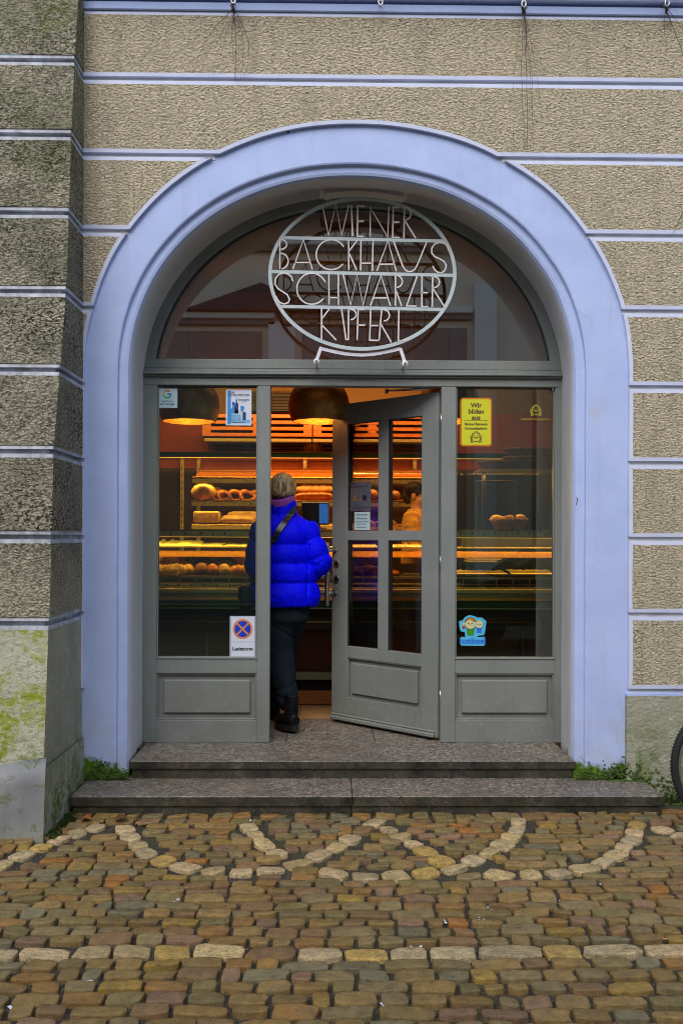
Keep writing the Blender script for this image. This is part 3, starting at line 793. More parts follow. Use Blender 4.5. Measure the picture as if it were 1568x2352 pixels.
# weeds and moss tufts at the wall feet
mb = MB(); k = mb.mi('moss')
def tuft(x, y, z, r, hgt, nb):
    for i in range(nb):
        a = rg2.random() * 2 * PI; q = r * math.sqrt(rg2.random()); px, py = x + q * math.cos(a), y + q * math.sin(a) * .6
        h = hgt * rg2.uniform(.4, 1.1); b = rg2.random() * 2 * PI; wd = rg2.uniform(.003, .007); ln = rg2.gauss(0, .4)
        p0 = Vector((px, py, z)); d = Vector((math.cos(b), math.sin(b), 0)) * wd; tip = p0 + Vector((math.cos(b + 1.3) * h * ln, -abs(math.sin(b + 1.3)) * h * .5, h))
        mid = (p0 + tip) / 2 + Vector((0, 0, h * .15))
        vs = [mb.bm.verts.new(v) for v in (p0 - d, p0 + d, mid + d * 1.2, tip, mid - d * 1.2)]; mb.bm.faces.new(vs).material_index = k
for i in range(60):
    tuft(XS + .03 + rg2.uniform(0, .03), 4.53 + i * .012, 0, .02, .03, 10)
for i in range(110):
    x = S1R + rg2.uniform(-.01, 1.0); y = YW - .03 - rg2.random() * .05; tuft(x, y, 0, .03, .045, 8)
def clump(x, y, z, r, fl=1.0, m='moss'):
    k2 = mb.mi(m); ph = rg2.random() * 40; rows = []
    for a_ in range(4):
        th = PI / 2 * a_ / 3; row = []
        for b_ in range(7):
            t = 2 * PI * b_ / 7; d = Vector((math.cos(th) * math.cos(t), math.cos(th) * math.sin(t), math.sin(th) * fl)); q = r * (1 + .5 * noise.noise(d * 2 + Vector((ph, 0, 0)))); row.append(mb.bm.verts.new((x + d.x * q, y + d.y * q, z + d.z * q)))
        rows.append(row)
    for a_ in range(3):
        for b_ in range(7): f = mb.bm.faces.new((rows[a_][b_], rows[a_][(b_ + 1) % 7], rows[a_ + 1][(b_ + 1) % 7], rows[a_ + 1][b_])); f.material_index = k2; f.smooth = True
for i in range(420):
    side_ = rg2.random() < .5; x = rg2.uniform(S2R, CXO + AO) if side_ else rg2.uniform(XS + .02, S2L)
    z = h1 + abs(rg2.gauss(0, .035)) * (1 + .8 * noise.noise(Vector((x * 9, 0, 0)))); clump(x, YB - .001, z, rg2.uniform(.003, .009), .8)
for i in range(700):
    t = rg2.random() ** 1.5; x = S1R - .20 + t * 1.2; z = max(0, rg2.gauss(0, .07) * (1.3 - t)) + .0; 
    if x < S1R and z < h1: z = h1 + z
    clump(x, YW - .006, z, rg2.uniform(.004, .012), .8)
for i in range(500): x = S1R + rg2.random() ** 1.4 * .9; clump(x, YW - .01 - rg2.random() ** 2 * .12, -.004, rg2.uniform(.005, .013), .6)
for i in range(300): y = rg2.uniform(4.55, 5.2); clump(XS + .004 + rg2.random() ** 2 * .05, y, -.004, rg2.uniform(.004, .011), .7)
for i in range(60): tuft(rg2.choice([rg2.uniform(S2R, S2R + .2), rg2.uniform(XS + .02, S2L)]), YB - .006, h1, .012, .012, 5)
for i in range(46): tuft(rg2.uniform(-1.5, -.9), rg2.uniform(4.72, 4.92), -.004, .016, .012, 6)
o = mb.build('moss', recalc=False); tag(o, 'green moss and small weeds along the foot of the walls', 'moss', kind='stuff')
# moss crust on the foot of the right wall
# fallen leaves
def leaf(px, py, sc, rz, m, label):
    p = G(px, py, .018); mb = MB(); k = mb.mi(m); n_ = 9; L_ = []; Rr = []
    for i in range(n_ + 1):
        t = i / n_; w_ = sc * .42 * math.sin(PI * t ** .8) * (1 + .25 * math.sin(t * 21)); zc = .012 * math.sin(t * 3) 
        L_.append(mb.bm.verts.new((t * sc, w_, zc + .3 * w_))); Rr.append(mb.bm.verts.new((t * sc, -w_, zc + .25 * w_)))
    for i in range(n_):
        f = mb.bm.faces.new((L_[i], L_[i + 1], Rr[i + 1], Rr[i])); f.material_index = k; f.smooth = True
    bmesh.ops.rotate(mb.bm, verts=mb.bm.verts, matrix=Matrix.Rotation(rz, 3, 'Z'))
    o = mb.build('fallen_leaf', recalc=False); o.location = p; tag(o, label, 'leaf', 'fallen leaves by the steps')
leaf(262, 1884, .075, .3, 'leaf_brown', 'curled brown leaf standing against the lower granite step')
leaf(186, 1882, .06, -.2, 'leaf_orange', 'orange leaf in the moss beside the buttress')
leaf(205, 1880, .05, 2.6, 'leaf_brown', 'small brown leaf touching the left end of the lower step')
leaf(1487, 2010+0, .0, 0, 'leaf_orange', 'x') if False else None

p = G(1522, 2156, .010); mb = MB(); mb.tube([p + Vector((-.016, .004, 0)), p + Vector((.010, -.003, 0))], .0038, 'butt_o', 8); mb.tube([p + Vector((.010, -.003, 0)), p + Vector((.018, -.005, 0))], .0037, 'gravel', 8)
tag(mb.build('cigarette_butt', org=p), 'orange cigarette butt lying on the cobbles at the right', 'litter')
mb = MB(); rl = random.Random(21)
for (x_, y_) in [(1120, 2085), (1128, 2095), (1098, 2105), (960, 2165), (950, 2180), (1015, 2120), (1290, 2068), (1300, 2080), (130, 1985), (30, 2315), (645, 1965), (575, 1885), (1010, 1882), (210, 2250), (735, 2060), (1385, 2030), (400, 2075), (880, 2300)]:
    for _ in range(5):
        q = G(x_ + rl.gauss(0, 7), y_ + rl.gauss(0, 4), .004); r = rl.uniform(.003, .008); mb.face([q + Vector((r * math.cos(t), r * math.sin(t), .002 * math.sin(t * 2))) for t in (0, 1.2, 2.5, 3.7, 5.1)], 'paper_white')
tag(mb.build('litter', recalc=False), 'tiny white scraps scattered in the joints between the cobbles', 'litter', kind='stuff')

# ------------------------------------------------------------------ shop front
sf = thing('shop_front', 'grey green wooden arched shop front with glass panes and panelled base', 'shop front', (0, YF, LZ))
Yb2 = YF + .075
zT0, zT1 = 2.448, 2.50                 # head rail
gz0, gz1 = .7356, 2.448                # glass heights
def xs(px, y=1300): return X_(px, y, YF)
xL0, xL1, xL2, xL3 = xs(326), xs(360), xs(590), xs(620)
xR0, xR1, xR2, xR3 = xs(1012), xs(1046), xs(1273), xs(1312)
mb = MB(); B = .004
mb.box(xL0, xL1, YF, Yb2, LZ, zT0, 'frame', B); mb.box(xL2, xL3, YF, Yb2, LZ, zT0, 'frame', B)
mb.box(xR0, xR1, YF, Yb2, LZ, zT0, 'frame', B); mb.box(xR2, xR3, YF, Yb2, LZ, zT0, 'frame', B)
mb.box(xL0, xR3, YF, Yb2, zT0, zT1, 'frame', B)
for a, b in ((xL1, xL2), (xR1, xR2)):
    mb.box(a, b, YF + .0015, Yb2, .64, gz0, 'frame', .002); mb.box(a, b, YF + .0015, Yb2, LZ, .345, 'frame', .002)
    # glass lips
    for q in (0, 1):
        e = (a, a + .008) if q == 0 else (b - .008, b)
        mb.box(e[0], e[1], YF + .012, YF + .05, gz0 + .008, gz1 - .008, 'frame', .002)
    mb.box(a, b, YF + .012, YF + .05, gz0, gz0 + .008, 'frame', .002); mb.box(a, b, YF + .012, YF + .05, gz1 - .008, gz1, 'gasket', .001)
    mb.box(a - .006, b + .006, YF - .005, YF, gz0 - .004, gz0 + .004, 'frame', .002)
o = mb.build('frame', sf)
mb = MB()
mb.box(xL0 - .012, xR3 + .02, YF - .018, Yb2, zT1, zT1 + .012, 'frame', .003); mb.box(xL0 - .012, xR3 + .02, YF - .036, Yb2, zT1 + .012, zT1 + .030, 'frame', .004)
mb.box(xL0 - .012, xR3 + .02, YF - .022, Yb2, zT1 + .030, zT1 + .042, 'frame', .003); mb.box(xL0 - .012, xR3 + .02, YF - .01, Yb2, zT1 + .042, zT1 + .052, 'frame', .002)
mb.box(xL0 - .012, xR3 + .02, YF + .0005, Yb2, zT1 + .052, 2.615, 'frame', .006)
mb.build('transom_beam', sf)
for a, b in ((xL1, xL2), (xR1, xR2)):
    mb = MB(); mb.box(a, b, YF + .03, YF + .05, .345, .64, 'frame')
    for (p, q, r_, t_) in ((a, b, .345, .355), (a, b, .63, .64)): mb.box(p, q, YF + .008, YF + .03, r_, t_, 'frame', .003)
    for (p, q) in ((a, a + .01), (b - .01, b)): mb.box(p, q, YF + .008, YF + .03, .355, .63, 'frame', .003)
    mb.box(a + .042, b - .04, YF + .010, YF + .03, .387, .598, 'frame', .007)
    mb.build('base_panel', sf)
    mb = MB(); mb.box(a + .002, b - .002, YF + .030, YF + .036, gz0 + .006, gz1 - .006, 'glass'); mb.build('window_pane', sf)
# arched transom frame
mb = MB(); pr = [(.045, YF + .004), (-.052, YF + .004), (-.058, YF + .010), (-.060, YF + .028), (-.072, YF + .03), (-.074, YF + .06), (.045, YF + .06)]
prev = None; TA, TB, TC = AI + .030, BI + .052, AC + .017
for j, (o_, y_) in enumerate(pr):
    P = arch(TA + o_, TB + o_, 2.46, cx=TC); P = [(x, max(z, 2.56)) if False else (x, z) for x, z in P]
    cur = [mb.bm.verts.new((x, y_, z)) for x, z in P]
    if prev:
        for i in range(len(cur) - 1):
            f = mb.bm.faces.new((prev[i], prev[i + 1], cur[i + 1], cur[i])); f.material_index = mb.mi('gasket' if j == 4 else 'frame'); f.smooth = False
    prev = cur
mb.build('arched_frame', sf)
mb = MB(); P = [(x, z) for x, z in arch(TA - .065, TB - .065, 2.46, cx=TC) if z > 2.62]; P = [(P[0][0], 2.60)] + P + [(P[-1][0], 2.60)]
mb.prism(P, YF + .036, YF + .042, 'glass_top'); mb.build('transom_pane', sf)

# ------------------------------------------------------------------ open door
DH = Vector((X_(1006, 1300, YF + .05), YF + .05)); DFp = U(762, 1300, 6.44); DF_ = Vector((DFp.x, DFp.y))
du = (DF_ - DH); DW = du.length; du.normalize(); dn = Vector((-du.y, du.x));
if dn.y > 0: dn = -dn                                   # towards the street
if dn.dot(Vector((0, 0)) - DH) < 0: dn = -dn
def DP(u, v, z): p = DH + du * u + dn * v; return Vector((p.x, p.y, z))
DM = Matrix(((du.x, dn.x, 0, DH.x), (du.y, dn.y, 0, DH.y), (0, 0, 1, 0), (0, 0, 0, 1)))
def dhit(px, py):
    d = ray(px, py); A = d.x * dn.x + d.y * dn.y; t = (DH.dot(dn)) / A
    p = Vector((0, 0, HC)) + d * t; return ((Vector((p.x, p.y)) - DH).dot(du), p.z)
DT = .055; dz0, dz1 = .222, 2.425
us = [dhit(x, 1233)[0] for x in (797, 867, 890, 967)]
uA, uB, uC, uD = us[3], us[2], us[1], us[0]             # from hinge: hinge-side glass uA..uB, then uC..uD
zt = dhit(967, 955)[1]; zm1 = dhit(797, 1219)[1]; zm0 = dhit(797, 1241)[1]; zl = dhit(797, 1484)[1]; zp1 = dhit(797, 1510)[1]; zp0 = dhit(797, 1604)[1]
print('door', DW, us, zt, zm1, zm0, zl, zp1, zp0)
door = thing('x', '', '') ; bpy.data.objects.remove(door)
mb = MB()
def dbox(u0, u1, v0, v1, z0, z1, m, b=.003): mb.box(u0, u1, v0, v1, z0, z1, m, b, DM)
dbox(0, uA, -DT, 0, dz0, dz1, 'frame'); dbox(uD, DW, -DT, 0, dz0, dz1, 'frame'); dbox(uA, uD, -DT, -.0015, zt, dz1, 'frame', .002)
dbox(uB, uC, -DT, -.0015, zl, zt, 'frame', .003)
for a, b in ((uA, uB), (uC, uD)): dbox(a, b, -DT, -.002, zm0, zm1, 'frame', .003)
dbox(uA, uD, -DT, -.0015, zp1, zl, 'frame', .002); dbox(uA, uD, -DT, -.0015, dz0, zp0, 'frame', .002)
dbox(uA, uD, -.04, -.028, zp0, zp1, 'frame', 0)
dbox(uA + .035, uD - .035, -.03, -.008, zp0 + .035, zp1 - .035, 'frame', .006)
for z_ in (zp0, zp1 - .008): dbox(uA, uD, -.028, -.006, z_, z_ + .008, 'frame', .002)
for u_ in (uA, uD - .008): dbox(u_, u_ + .008, -.028, -.0065, zp0 + .008, zp1 - .008, 'frame', .002)
doorleaf = mb.build('door', sf)
def dpart(name, fn):
    global mb; mb = MB(); fn(); return mb.build(name, doorleaf)
for a, b in ((uA, uB), (uC, uD)):
    for c_, d_ in ((zm1, zt), (zl, zm0)):
        dpart('door_pane', lambda: dbox(a + .003, b - .003, -.032, -.026, c_ + .003, d_ - .003, 'dglass', 0))
def bead():
    for a, b in ((uA, uB), (uC, uD)):
        for c_, d_ in ((zm1, zt), (zl, zm0)):
            dbox(a, a + .005, -.024, -.008, c_, d_, 'gasket', .001); dbox(b - .005, b, -.024, -.008, c_, d_, 'gasket', .001)
            dbox(a + .005, b - .005, -.024, -.008, d_ - .005, d_, 'gasket', .001)
dpart('glazing_bead', bead)
dpart('weather_bar', lambda: (dbox(.02, DW - .004, .0, .028, dz0 + .002, dz0 + .03, 'frame', .006), dbox(.02, DW - .004, .0, .014, dz0 + .03, dz0 + .045, 'frame', .005)))
def hand(v0, v1):
    u_ = DW - .045; z0_, z1_ = 1.02, 1.46; s_ = 1 if v1 > v0 else -1
    mb.tube([DP(u_ + .01, v1, z0_), DP(u_ + .01, v1, z1_)], .0155, 'steel', 14)
    for z_ in (1.105, 1.405): mb.tube([DP(u_ + .01, v0, z_), DP(u_ + .01, v1, z_)], .010, 'steel', 12); mb.tube([DP(u_ + .01, v0, z_), DP(u_ + .01, v0 + s_ * .006, z_)], .017, 'steel', 14)
dpart('door_handle', lambda: hand(0, .085)); dpart('door_handle', lambda: hand(-DT, -DT - .085))
for z_ in (Z_(772, 1295, 6.4), Z_(772, 1330, 6.4)):
    dpart('lock_cylinder', lambda: (mb.tube([DP(DW - .048, 0, z_), DP(DW - .048, .008, z_)], .026, 'steel', 20), mb.tube([DP(DW - .048, .008, z_), DP(DW - .048, .0095, z_)], .016, 'black', 16)))
# worn patch on the free stile
def closer():
    p0, p1 = U(888, 897, 6.05), U(985, 893, 5.83); mb.tube([p0, p1], .008, 'steel', 8); mb.box(p0.x - .012, p0.x + .012, p0.y - .012, p0.y + .012, p0.z - .02, p0.z + .01, 'steel', .002)
mb = MB(); closer(); mb.build('door_closer', sf)
for z_ in (.45, 1.3, 2.2):
    mb = MB(); mb.tube([(DH.x + .012, DH.y - .03, z_), (DH.x + .012, DH.y - .03, z_ + .08)], .008, 'steel', 10); mb.build('hinge', sf)
# ------------------------------------------------------------------ hanging sign
YS = 5.54
def SG(cx, cy): return U((1000 + cx / 1.7422) / 1.7417, (700 + cy / 1.7422) / 1.7417, YS)
sgc = SG(782, 690)
sign = thing('hanging_shop_sign', 'oval metal openwork sign with lettering WIENER BACKHAUS SCHWARZER KIPFERL under the arch', 'shop sign', (sgc.x, YS, sgc.z))
def bar(mb, pts, wdt, dep, m, closed=False, y0=YS):
    """flat bar following 2D points in the sign plane"""
    P = [Vector((p[0], p[2] if len(p) > 2 else p[1])) for p in pts]; n = len(P); k = mb.mi(m); R_ = []
    for i in range(n):
        a = P[(i - 1) % n] if closed or i else P[0]; b = P[(i + 1) % n] if closed or i < n - 1 else P[-1]
        if not closed and 0 < i < n - 1:
            d1 = (P[i] - P[i - 1]).normalized(); d2 = (P[i + 1] - P[i]).normalized(); t = d1 + d2
            if t.length < .3: t = d1
            sc = min(1.6, 1 / max(.4, math.sqrt((1 + d1.dot(d2)) / 2)))
        else: t = b - a; sc = 1
        t.normalize(); nrm = Vector((-t.y, t.x)) * (wdt / 2) * sc
        R_.append([mb.bm.verts.new((P[i].x + nrm.x * s1, y0 + (dep if s2 else 0), P[i].y + nrm.y * s1)) for s1, s2 in ((1, 0), (-1, 0), (-1, 1), (1, 1))])
    for i in range(n if closed else n - 1):
        r0, r1 = R_[i], R_[(i + 1) % n]
        for j in range(4): mb.bm.faces.new((r0[j], r0[(j + 1) % 4], r1[(j + 1) % 4], r1[j])).material_index = k
    if not closed: mb.bm.faces.new(R_[0]).material_index = k; mb.bm.faces.new(R_[-1][::-1]).material_index = k
mb = MB(); bar(mb, [SG(782 + 643 * math.cos(2 * PI * i / 90), 688 + 524 * math.sin(2 * PI * i / 90)) for i in range(90)], .0215, .012, 'sign_metal', True)
mb.build('oval_ring', sign)
mb = MB()
for a, b in (((222, 436), (1356, 460)), ((140, 672), (1425, 699)), ((205, 915), (1350, 937))): bar(mb, [SG(*a), SG(*b)], .0195, .010, 'sign_metal', y0=YS + .001)
mb.build('cross_bar', sign)
def arcp(cx, cy, rx, ry, a0, a1, n=14): return [(cx + rx * math.cos(R(a0 + (a1 - a0) * i / n)), cy - ry * math.sin(R(a0 + (a1 - a0) * i / n))) for i in range(n + 1)]
WORDS = {
 'wiener': [[(503, 208), (547, 420), (598, 205), (638, 420), (688, 207)], [(706, 213), (714, 426)], [(798, 216), (750, 214), (746, 428), (790, 428)], [(748, 322), (792, 322)],
   [(836, 430), (838, 225), (958, 432), (968, 216)], [(1040, 224), (997, 222), (993, 435), (1042, 436)], [(996, 328), (1040, 328)], [(1071, 438), (1075, 224)] , [(1075, 226)] + arcp(1080, 268, 40, 44, 80, -80), [(1078, 318), (1153, 440)]],
 'backhaus': [[(208, 655), (208, 448)] , [(208, 449)] + arcp(212, 484, 44, 34, 85, -85), [(208, 545)] + arcp(215, 600, 51, 54, 85, -85), [(298, 656), (372, 450), (434, 658)], [(312, 610), (418, 610)],
   arcp(565, 556, 104, 104, 33, 322, 30), [(687, 455), (687, 663)], [(745, 457), (690, 530)], [(690, 545), (742, 663)], [(772, 457), (770, 666)], [(856, 460), (852, 668)], [(772, 615), (852, 615)],
   [(883, 668), (960, 460), (1018, 671)], [(900, 622), (1004, 622)], [(998, 460), (1062, 632), (1078, 660), (1100, 674), (1125, 672), (1148, 656), (1162, 632), (1230, 466)],
   [(1382, 530), (1376, 496), (1350, 475), (1316, 470), (1284, 482), (1264, 512), (1266, 545), (1284, 568), (1320, 585), (1350, 602), (1365, 630), (1358, 662), (1335, 682), (1305, 678), (1284, 660), (1272, 634)]],
 'schwarzer': [[(297, 740), (288, 708), (262, 688), (232, 683), (200, 693), (178, 722), (174, 758), (192, 790), (225, 812), (258, 832), (275, 865), (266, 890), (238, 899), (210, 890), (190, 868), (183, 848)],
   arcp(430, 793, 104, 108, 25, 322, 30), [(549, 688), (550, 903)], [(615, 690), (614, 906)], [(550, 855), (614, 855)], [(648, 692), (700, 906), (745, 696), (788, 908), (836, 698)],
   [(838, 910), (912, 700), (977, 912)], [(860, 857), (958, 857)], [(1012, 700), (1012, 913)], [(1012, 700)] + arcp(1018, 742, 42, 42, 80, -85), [(1014, 800), (1055, 913)], [(1163, 705), (1090, 912), (1160, 915)],
   [(1197, 705), (1195, 919), (1241, 919)], [(1196, 820), (1238, 820)], [(1271, 707), (1268, 921)], [(1271, 708)] + arcp(1276, 747, 42, 39, 80, -85), [(1272, 790), (1357, 923)]],
 'kipferl': [[(498, 930), (498, 1149)], [(553, 932), (502, 1000)], [(500, 1045), (600, 1150)], [(637, 932), (668, 1146), (684, 1146), (686, 932)], [(686, 935), (714, 937)] + arcp(700, 972, 39, 36, 70, -90),
   [(753, 935), (745, 1150)], [(754, 938), (795, 938)], [(748, 1047), (803, 1047)], [(840, 938), (833, 1151), (892, 1153)], [(836, 1050), (892, 1050)], [(916, 938), (898, 1154)], [(916, 939), (938, 938)] + arcp(932, 978, 38, 39, 80, -90), [(914, 1045), (983, 1166)],
   [(1036, 940), (1032, 1155), (1068, 1157), (1102, 1141)]]}
for wd, st in WORDS.items():
    mb = MB()
    for p in st: bar(mb, [SG(*q) for q in p], .0080, .014, 'sign_edge', y0=YS - .002)
    mb.build('lettering', sign, recalc=False).name = 'lettering'
# lower bracket
mb = MB()
lowarc = [(502 + (1040 - 502) * i / 12, 1208 + 42 * math.sin(PI * i / 12)) for i in range(13)]
bar(mb, [SG(*q) for q in [(462, 1290), (492, 1205)] + lowarc + [(1050, 1212), (1080, 1303)]], .020, .004, 'sign_white', y0=YS + .015)
for q in ((462, 1297), (1080, 1312)):
    p = SG(*q); mb.lathe([(.0, 0), (.019, 0), (.019, .005), (.0, .005)], 'sign_white', p.x, YS + .012, p.z, 28, 'Y')
mb.build('lower_bracket', sign)
for q in ((462, 1297), (1080, 1312)):
    mb = MB(); p = SG(*q); mb.tube([(p.x, YS - .004, p.z), (p.x, YF + .01, p.z + .0)], .0055, 'steel', 10); mb.lathe([(0, -.006), (.005, -.006), (.006, 0), (.006, .004)], 'steel', p.x, YS + .002, p.z, 12, 'Y')
    mb.build('standoff_bolt', sign)
mb = MB()
up = [(398, 100), (478, 92), (505, 92), (520, 160), (540, 160)] + [(545 + 505 * i / 10, 152 - 24 * math.sin(PI * i / 10) + 22 * i / 10) for i in range(11)] + [(1066, 178), (1082, 122), (1100, 118), (1185, 140)]
for a, b in ((0, 0),):
    bar(mb, [SG(*q) for q in up[3:-3]], .034, .006, 'bracket_grey', y0=YS - .012)
for sx, q0, q1 in ((-1, (505, 168), (492, 88)), (1, (1070, 182), (1090, 112))):
    bar(mb, [SG(*q0), SG(*q1)], .026, .005, 'bracket_grey', y0=YS - .0115)
    p = SG(*q1); mb.box(p.x - (.055 if sx < 0 else .01), p.x + (.01 if sx < 0 else .055), YS - .03, YS + .03, p.z - .010, p.z + .004, 'bracket_grey', .001)
    mb.tube([(p.x + sx * .03, YS + .005, p.z - .004), (p.x + sx * .03, YS + .005, p.z + .0)], .006, 'iron', 8)
mb.build('upper_bracket', sign)

# ------------------------------------------------------------------ stickers and notices
YP = YF + .0295
def card(name, label, cat, px0, py0, px1, py1, m, rad=.006, thick=.0014, Y=YP, group=None):
    a, b = U(px0, py1, Y), U(px1, py0, Y); o = thing(name, label, cat, ((a.x + b.x) / 2, Y, a.z), group); mb = MB()
    mb.prism(rrect(a.x, b.x, a.z, b.z, rad), Y - thick, Y, m); mb.build('backing', o); return o, a.x, b.x, a.z, b.z
def rrect(x0, x1, z0, z1, r, n=5):
    P = []
    for cx, cz, a0 in ((x1 - r, z1 - r, 0), (x0 + r, z1 - r, 90), (x0 + r, z0 + r, 180), (x1 - r, z0 + r, 270)):
        for i in range(n + 1): a = R(a0 + 90 * i / n); P.append((cx + r * math.cos(a), cz + r * math.sin(a)))
    return P
def flat(parent, pts, m, lvl, name='print', Y=YP, thick=.0014):
    mb = MB(); y = Y - thick - .0006 * lvl; mb.prism(pts, y, Y - thick + .0002 - .0006 * (lvl - 1), m); return mb.build(name, parent)
def disc(cx, cz, rx, rz=None, n=28, a0=0, a1=360):
    rz = rz or rx; return [(cx + rx * math.cos(R(a0 + (a1 - a0) * i / n)), cz + rz * math.sin(R(a0 + (a1 - a0) * i / n))) for i in range(n if a1 - a0 == 360 else n + 1)]
def ringarc(cx, cz, r0, r1, a0, a1, n=20): return disc(cx, cz, r1, None, n, a0, a1) + disc(cx, cz, r0, None, n, a0, a1)[::-1]
# search-engine sticker
o, a, b, c, d = card('window_sticker', 'pale blue square sticker with a multicoloured G at the top left of the left pane', 'sticker', 361, 891, 408, 937, 'paper_pale')
W_, H_ = b - a, d - c; mx, my = a + W_ * .5, c + H_ * .68; r1, r0 = W_ * .21, W_ * .135
flat(o, ringarc(mx, my, r0, r1, 45, 150), 'g_red', 1, 'emblem'); flat(o, ringarc(mx, my, r0, r1, 150, 205), 'g_yel', 1, 'emblem'); flat(o, ringarc(mx, my, r0, r1, 205, 315), 'g_grn', 1, 'emblem')
flat(o, ringarc(mx, my, r0, r1, 315, 357), 'g_blu', 1, 'emblem'); flat(o, [(mx, my - r1 * .16), (mx + r1, my - r1 * .16), (mx + r1, my + r1 * .2), (mx, my + r1 * .2)], 'g_blu', 2, 'emblem')
text('Folgen Sie uns', H_ * .11, mx, YP - .002, c + H_ * .31, 'ink', o); text('auf Google', H_ * .165, mx, YP - .002, c + H_ * .15, 'ink', o)
# magazine notice
o, a, b, c, d = card('magazine_notice', 'white and blue notice with bottles headed DER FEINSCHMECKER on the left pane', 'notice', 519, 895, 578, 977, 'paper_white', .003)
W_, H_ = b - a, d - c
flat(o, [(a + W_ * .06, c + H_ * .03), (a + W_ * .19, c + H_ * .03), (a + W_ * .19, d - H_ * .03), (a + W_ * .06, d - H_ * .03)], 'blue_ink', 1)
flat(o, [(a + W_ * .19, c + H_ * .06), (b - W_ * .06, c + H_ * .06), (b - W_ * .06, c + H_ * .16), (a + W_ * .19, c + H_ * .16)], 'mdblue', 1)
text('DER', H_ * .075, a + W_ * .24, YP - .0026, c + H_ * .89, 'ink', o); text('FEINSCHMECKER', H_ * .093, a + W_ * .51, YP - .0026, c + H_ * .815, 'ink', o, sx=.82)
for i, t_ in enumerate(('Dieses Geschäft wird in', 'unserem Einkaufs-Guide', 'empfohlen')): text(t_, H_ * .032, a + W_ * .70, YP - .0022, c + H_ * (.72 - i * .036), 'ink', o)
text('Das internationale Gourmet-Journal', H_ * .024, a + W_ * .5, YP - .0026, c + H_ * .075, 'ink', o)
def bottle(cx, z0, wd, ht, m, cap):
    X = a + W_ * cx; Z = c + H_ * z0; w = W_ * wd / 2; h = H_ * ht
    flat(o, [(X - w, Z), (X + w, Z), (X + w, Z + h * .58), (X + w * .35, Z + h * .72), (X + w * .35, Z + h * .86), (X - w * .35, Z + h * .86), (X - w * .35, Z + h * .72), (X - w, Z + h * .58)], m, 2, 'picture')
    flat(o, [(X - w * .42, Z + h * .84), (X + w * .42, Z + h * .84), (X + w * .42, Z + h), (X - w * .42, Z + h)], cap, 3, 'picture')
bottle(.41, .33, .14, .44, 'dkblue_ink', 'mdblue'); bottle(.29, .15, .22, .50, 'blue_ink', 'sign_blue')
flat(o, rrect(a + W_ * .22, a + W_ * .40, c + H_ * .14, c + H_ * .34, .004), 'mdblue', 3, 'picture'); flat(o, rrect(a + W_ * .42, a + W_ * .60, c + H_ * .16, c + H_ * .30, .004), 'mdblue', 3, 'picture')
flat(o, disc(a + W_ * .50, c + H_ * .36, W_ * .10), 'paper_pale', 2, 'picture'); flat(o, rrect(a + W_ * .65, a + W_ * .78, c + H_ * .15, c + H_ * .37, .003), 'dkblue_ink', 3, 'picture')
flat(o, [(a + W_ * .58, c + H_ * .40), (a + W_ * .66, c + H_ * .38), (a + W_ * .73, c + H_ * .50), (a + W_ * .66, c + H_ * .55), (a + W_ * .57, c + H_ * .54)], 'blue_ink', 3, 'picture')
# loading zone sign
o, a, b, c, d = card('loading_zone_sign', 'white sign with no stopping roundel reading Ladezone at the foot of the left pane', 'sign', 528, 1415, 587, 1512, 'paper_white', .002, .004)
W_, H_ = b - a, d - c; Yl = YP; th = .004
def fl(pts, m, l): flat(o, pts, m, l, 'print', Yl, th)
e = .004; t = .0016
for q in ([(a + e, c + e), (b - e, c + e), (b - e, c + e + t), (a + e, c + e + t)], [(a + e, d - e - t), (b - e, d - e - t), (b - e, d - e), (a + e, d - e)], [(a + e, c + e + t), (a + e + t, c + e + t), (a + e + t, d - e - t), (a + e, d - e - t)], [(b - e - t, c + e + t), (b - e, c + e + t), (b - e, d - e - t), (b - e - t, d - e - t)], [(a + e + t, c + H_ * .385), (b - e - t, c + H_ * .385), (b - e - t, c + H_ * .392), (a + e + t, c + H_ * .392)]): fl(q, 'ink', 1)
mx, my = (a + b) / 2, c + H_ * .695; r = W_ * .39
fl(disc(mx, my, r, None, 48), 'sign_orange', 1); fl(disc(mx, my, r * .80, None, 48), 'sign_blue', 2)
for s_ in (45, 135):
    ca, sa = math.cos(R(s_)), math.sin(R(s_)); hw = r * .085; L_ = r * .84
    fl([(mx + ca * L_ - sa * hw, my + sa * L_ + ca * hw), (mx - ca * L_ - sa * hw, my - sa * L_ + ca * hw), (mx - ca * L_ + sa * hw, my - sa * L_ - ca * hw), (mx + ca * L_ + sa * hw, my + sa * L_ - ca * hw)], 'sign_orange', 3 if s_ == 45 else 4)
text('Ladezone', H_ * .125, mx, Yl - th - .0008, c + H_ * .19, 'ink', o, bold=.0008)
# yellow training sticker
o, a, b, c, d = card('training_sticker', 'yellow sticker with orange rim reading Wir bilden aus on the right pane', 'sticker', 1056, 914, 1129, 1025, 'orange', .020)
W_, H_ = b - a, d - c; mx = (a + b) / 2
flat(o, rrect(a + .007, b - .007, c + .007, d - .007, .015), 'brown_ink', 1); flat(o, rrect(a + .009, b - .009, c + .009, d - .009, .013), 'yellow', 2)
y_ = YP - .0014 - .0018
for i, t_ in enumerate(('Wir', 'bilden', 'aus')): text(t_, H_ * .135, mx, y_, c + H_ * (.80 - .125 * i), 'brown_ink', o, bold=.0010)
flat(o, [(a + W_ * .12, c + H_ * .532), (b - W_ * .12, c + H_ * .532), (b - W_ * .12, c + H_ * .538), (a + W_ * .12, c + H_ * .538)], 'brown_ink', 3)
text('Bäcker/Bäckerin', H_ * .072, mx, y_, c + H_ * .435, 'brown_ink', o, bold=.0004); text('Fachverkäuferin', H_ * .072, mx, y_, c + H_ * .345, 'brown_ink', o, bold=.0004)
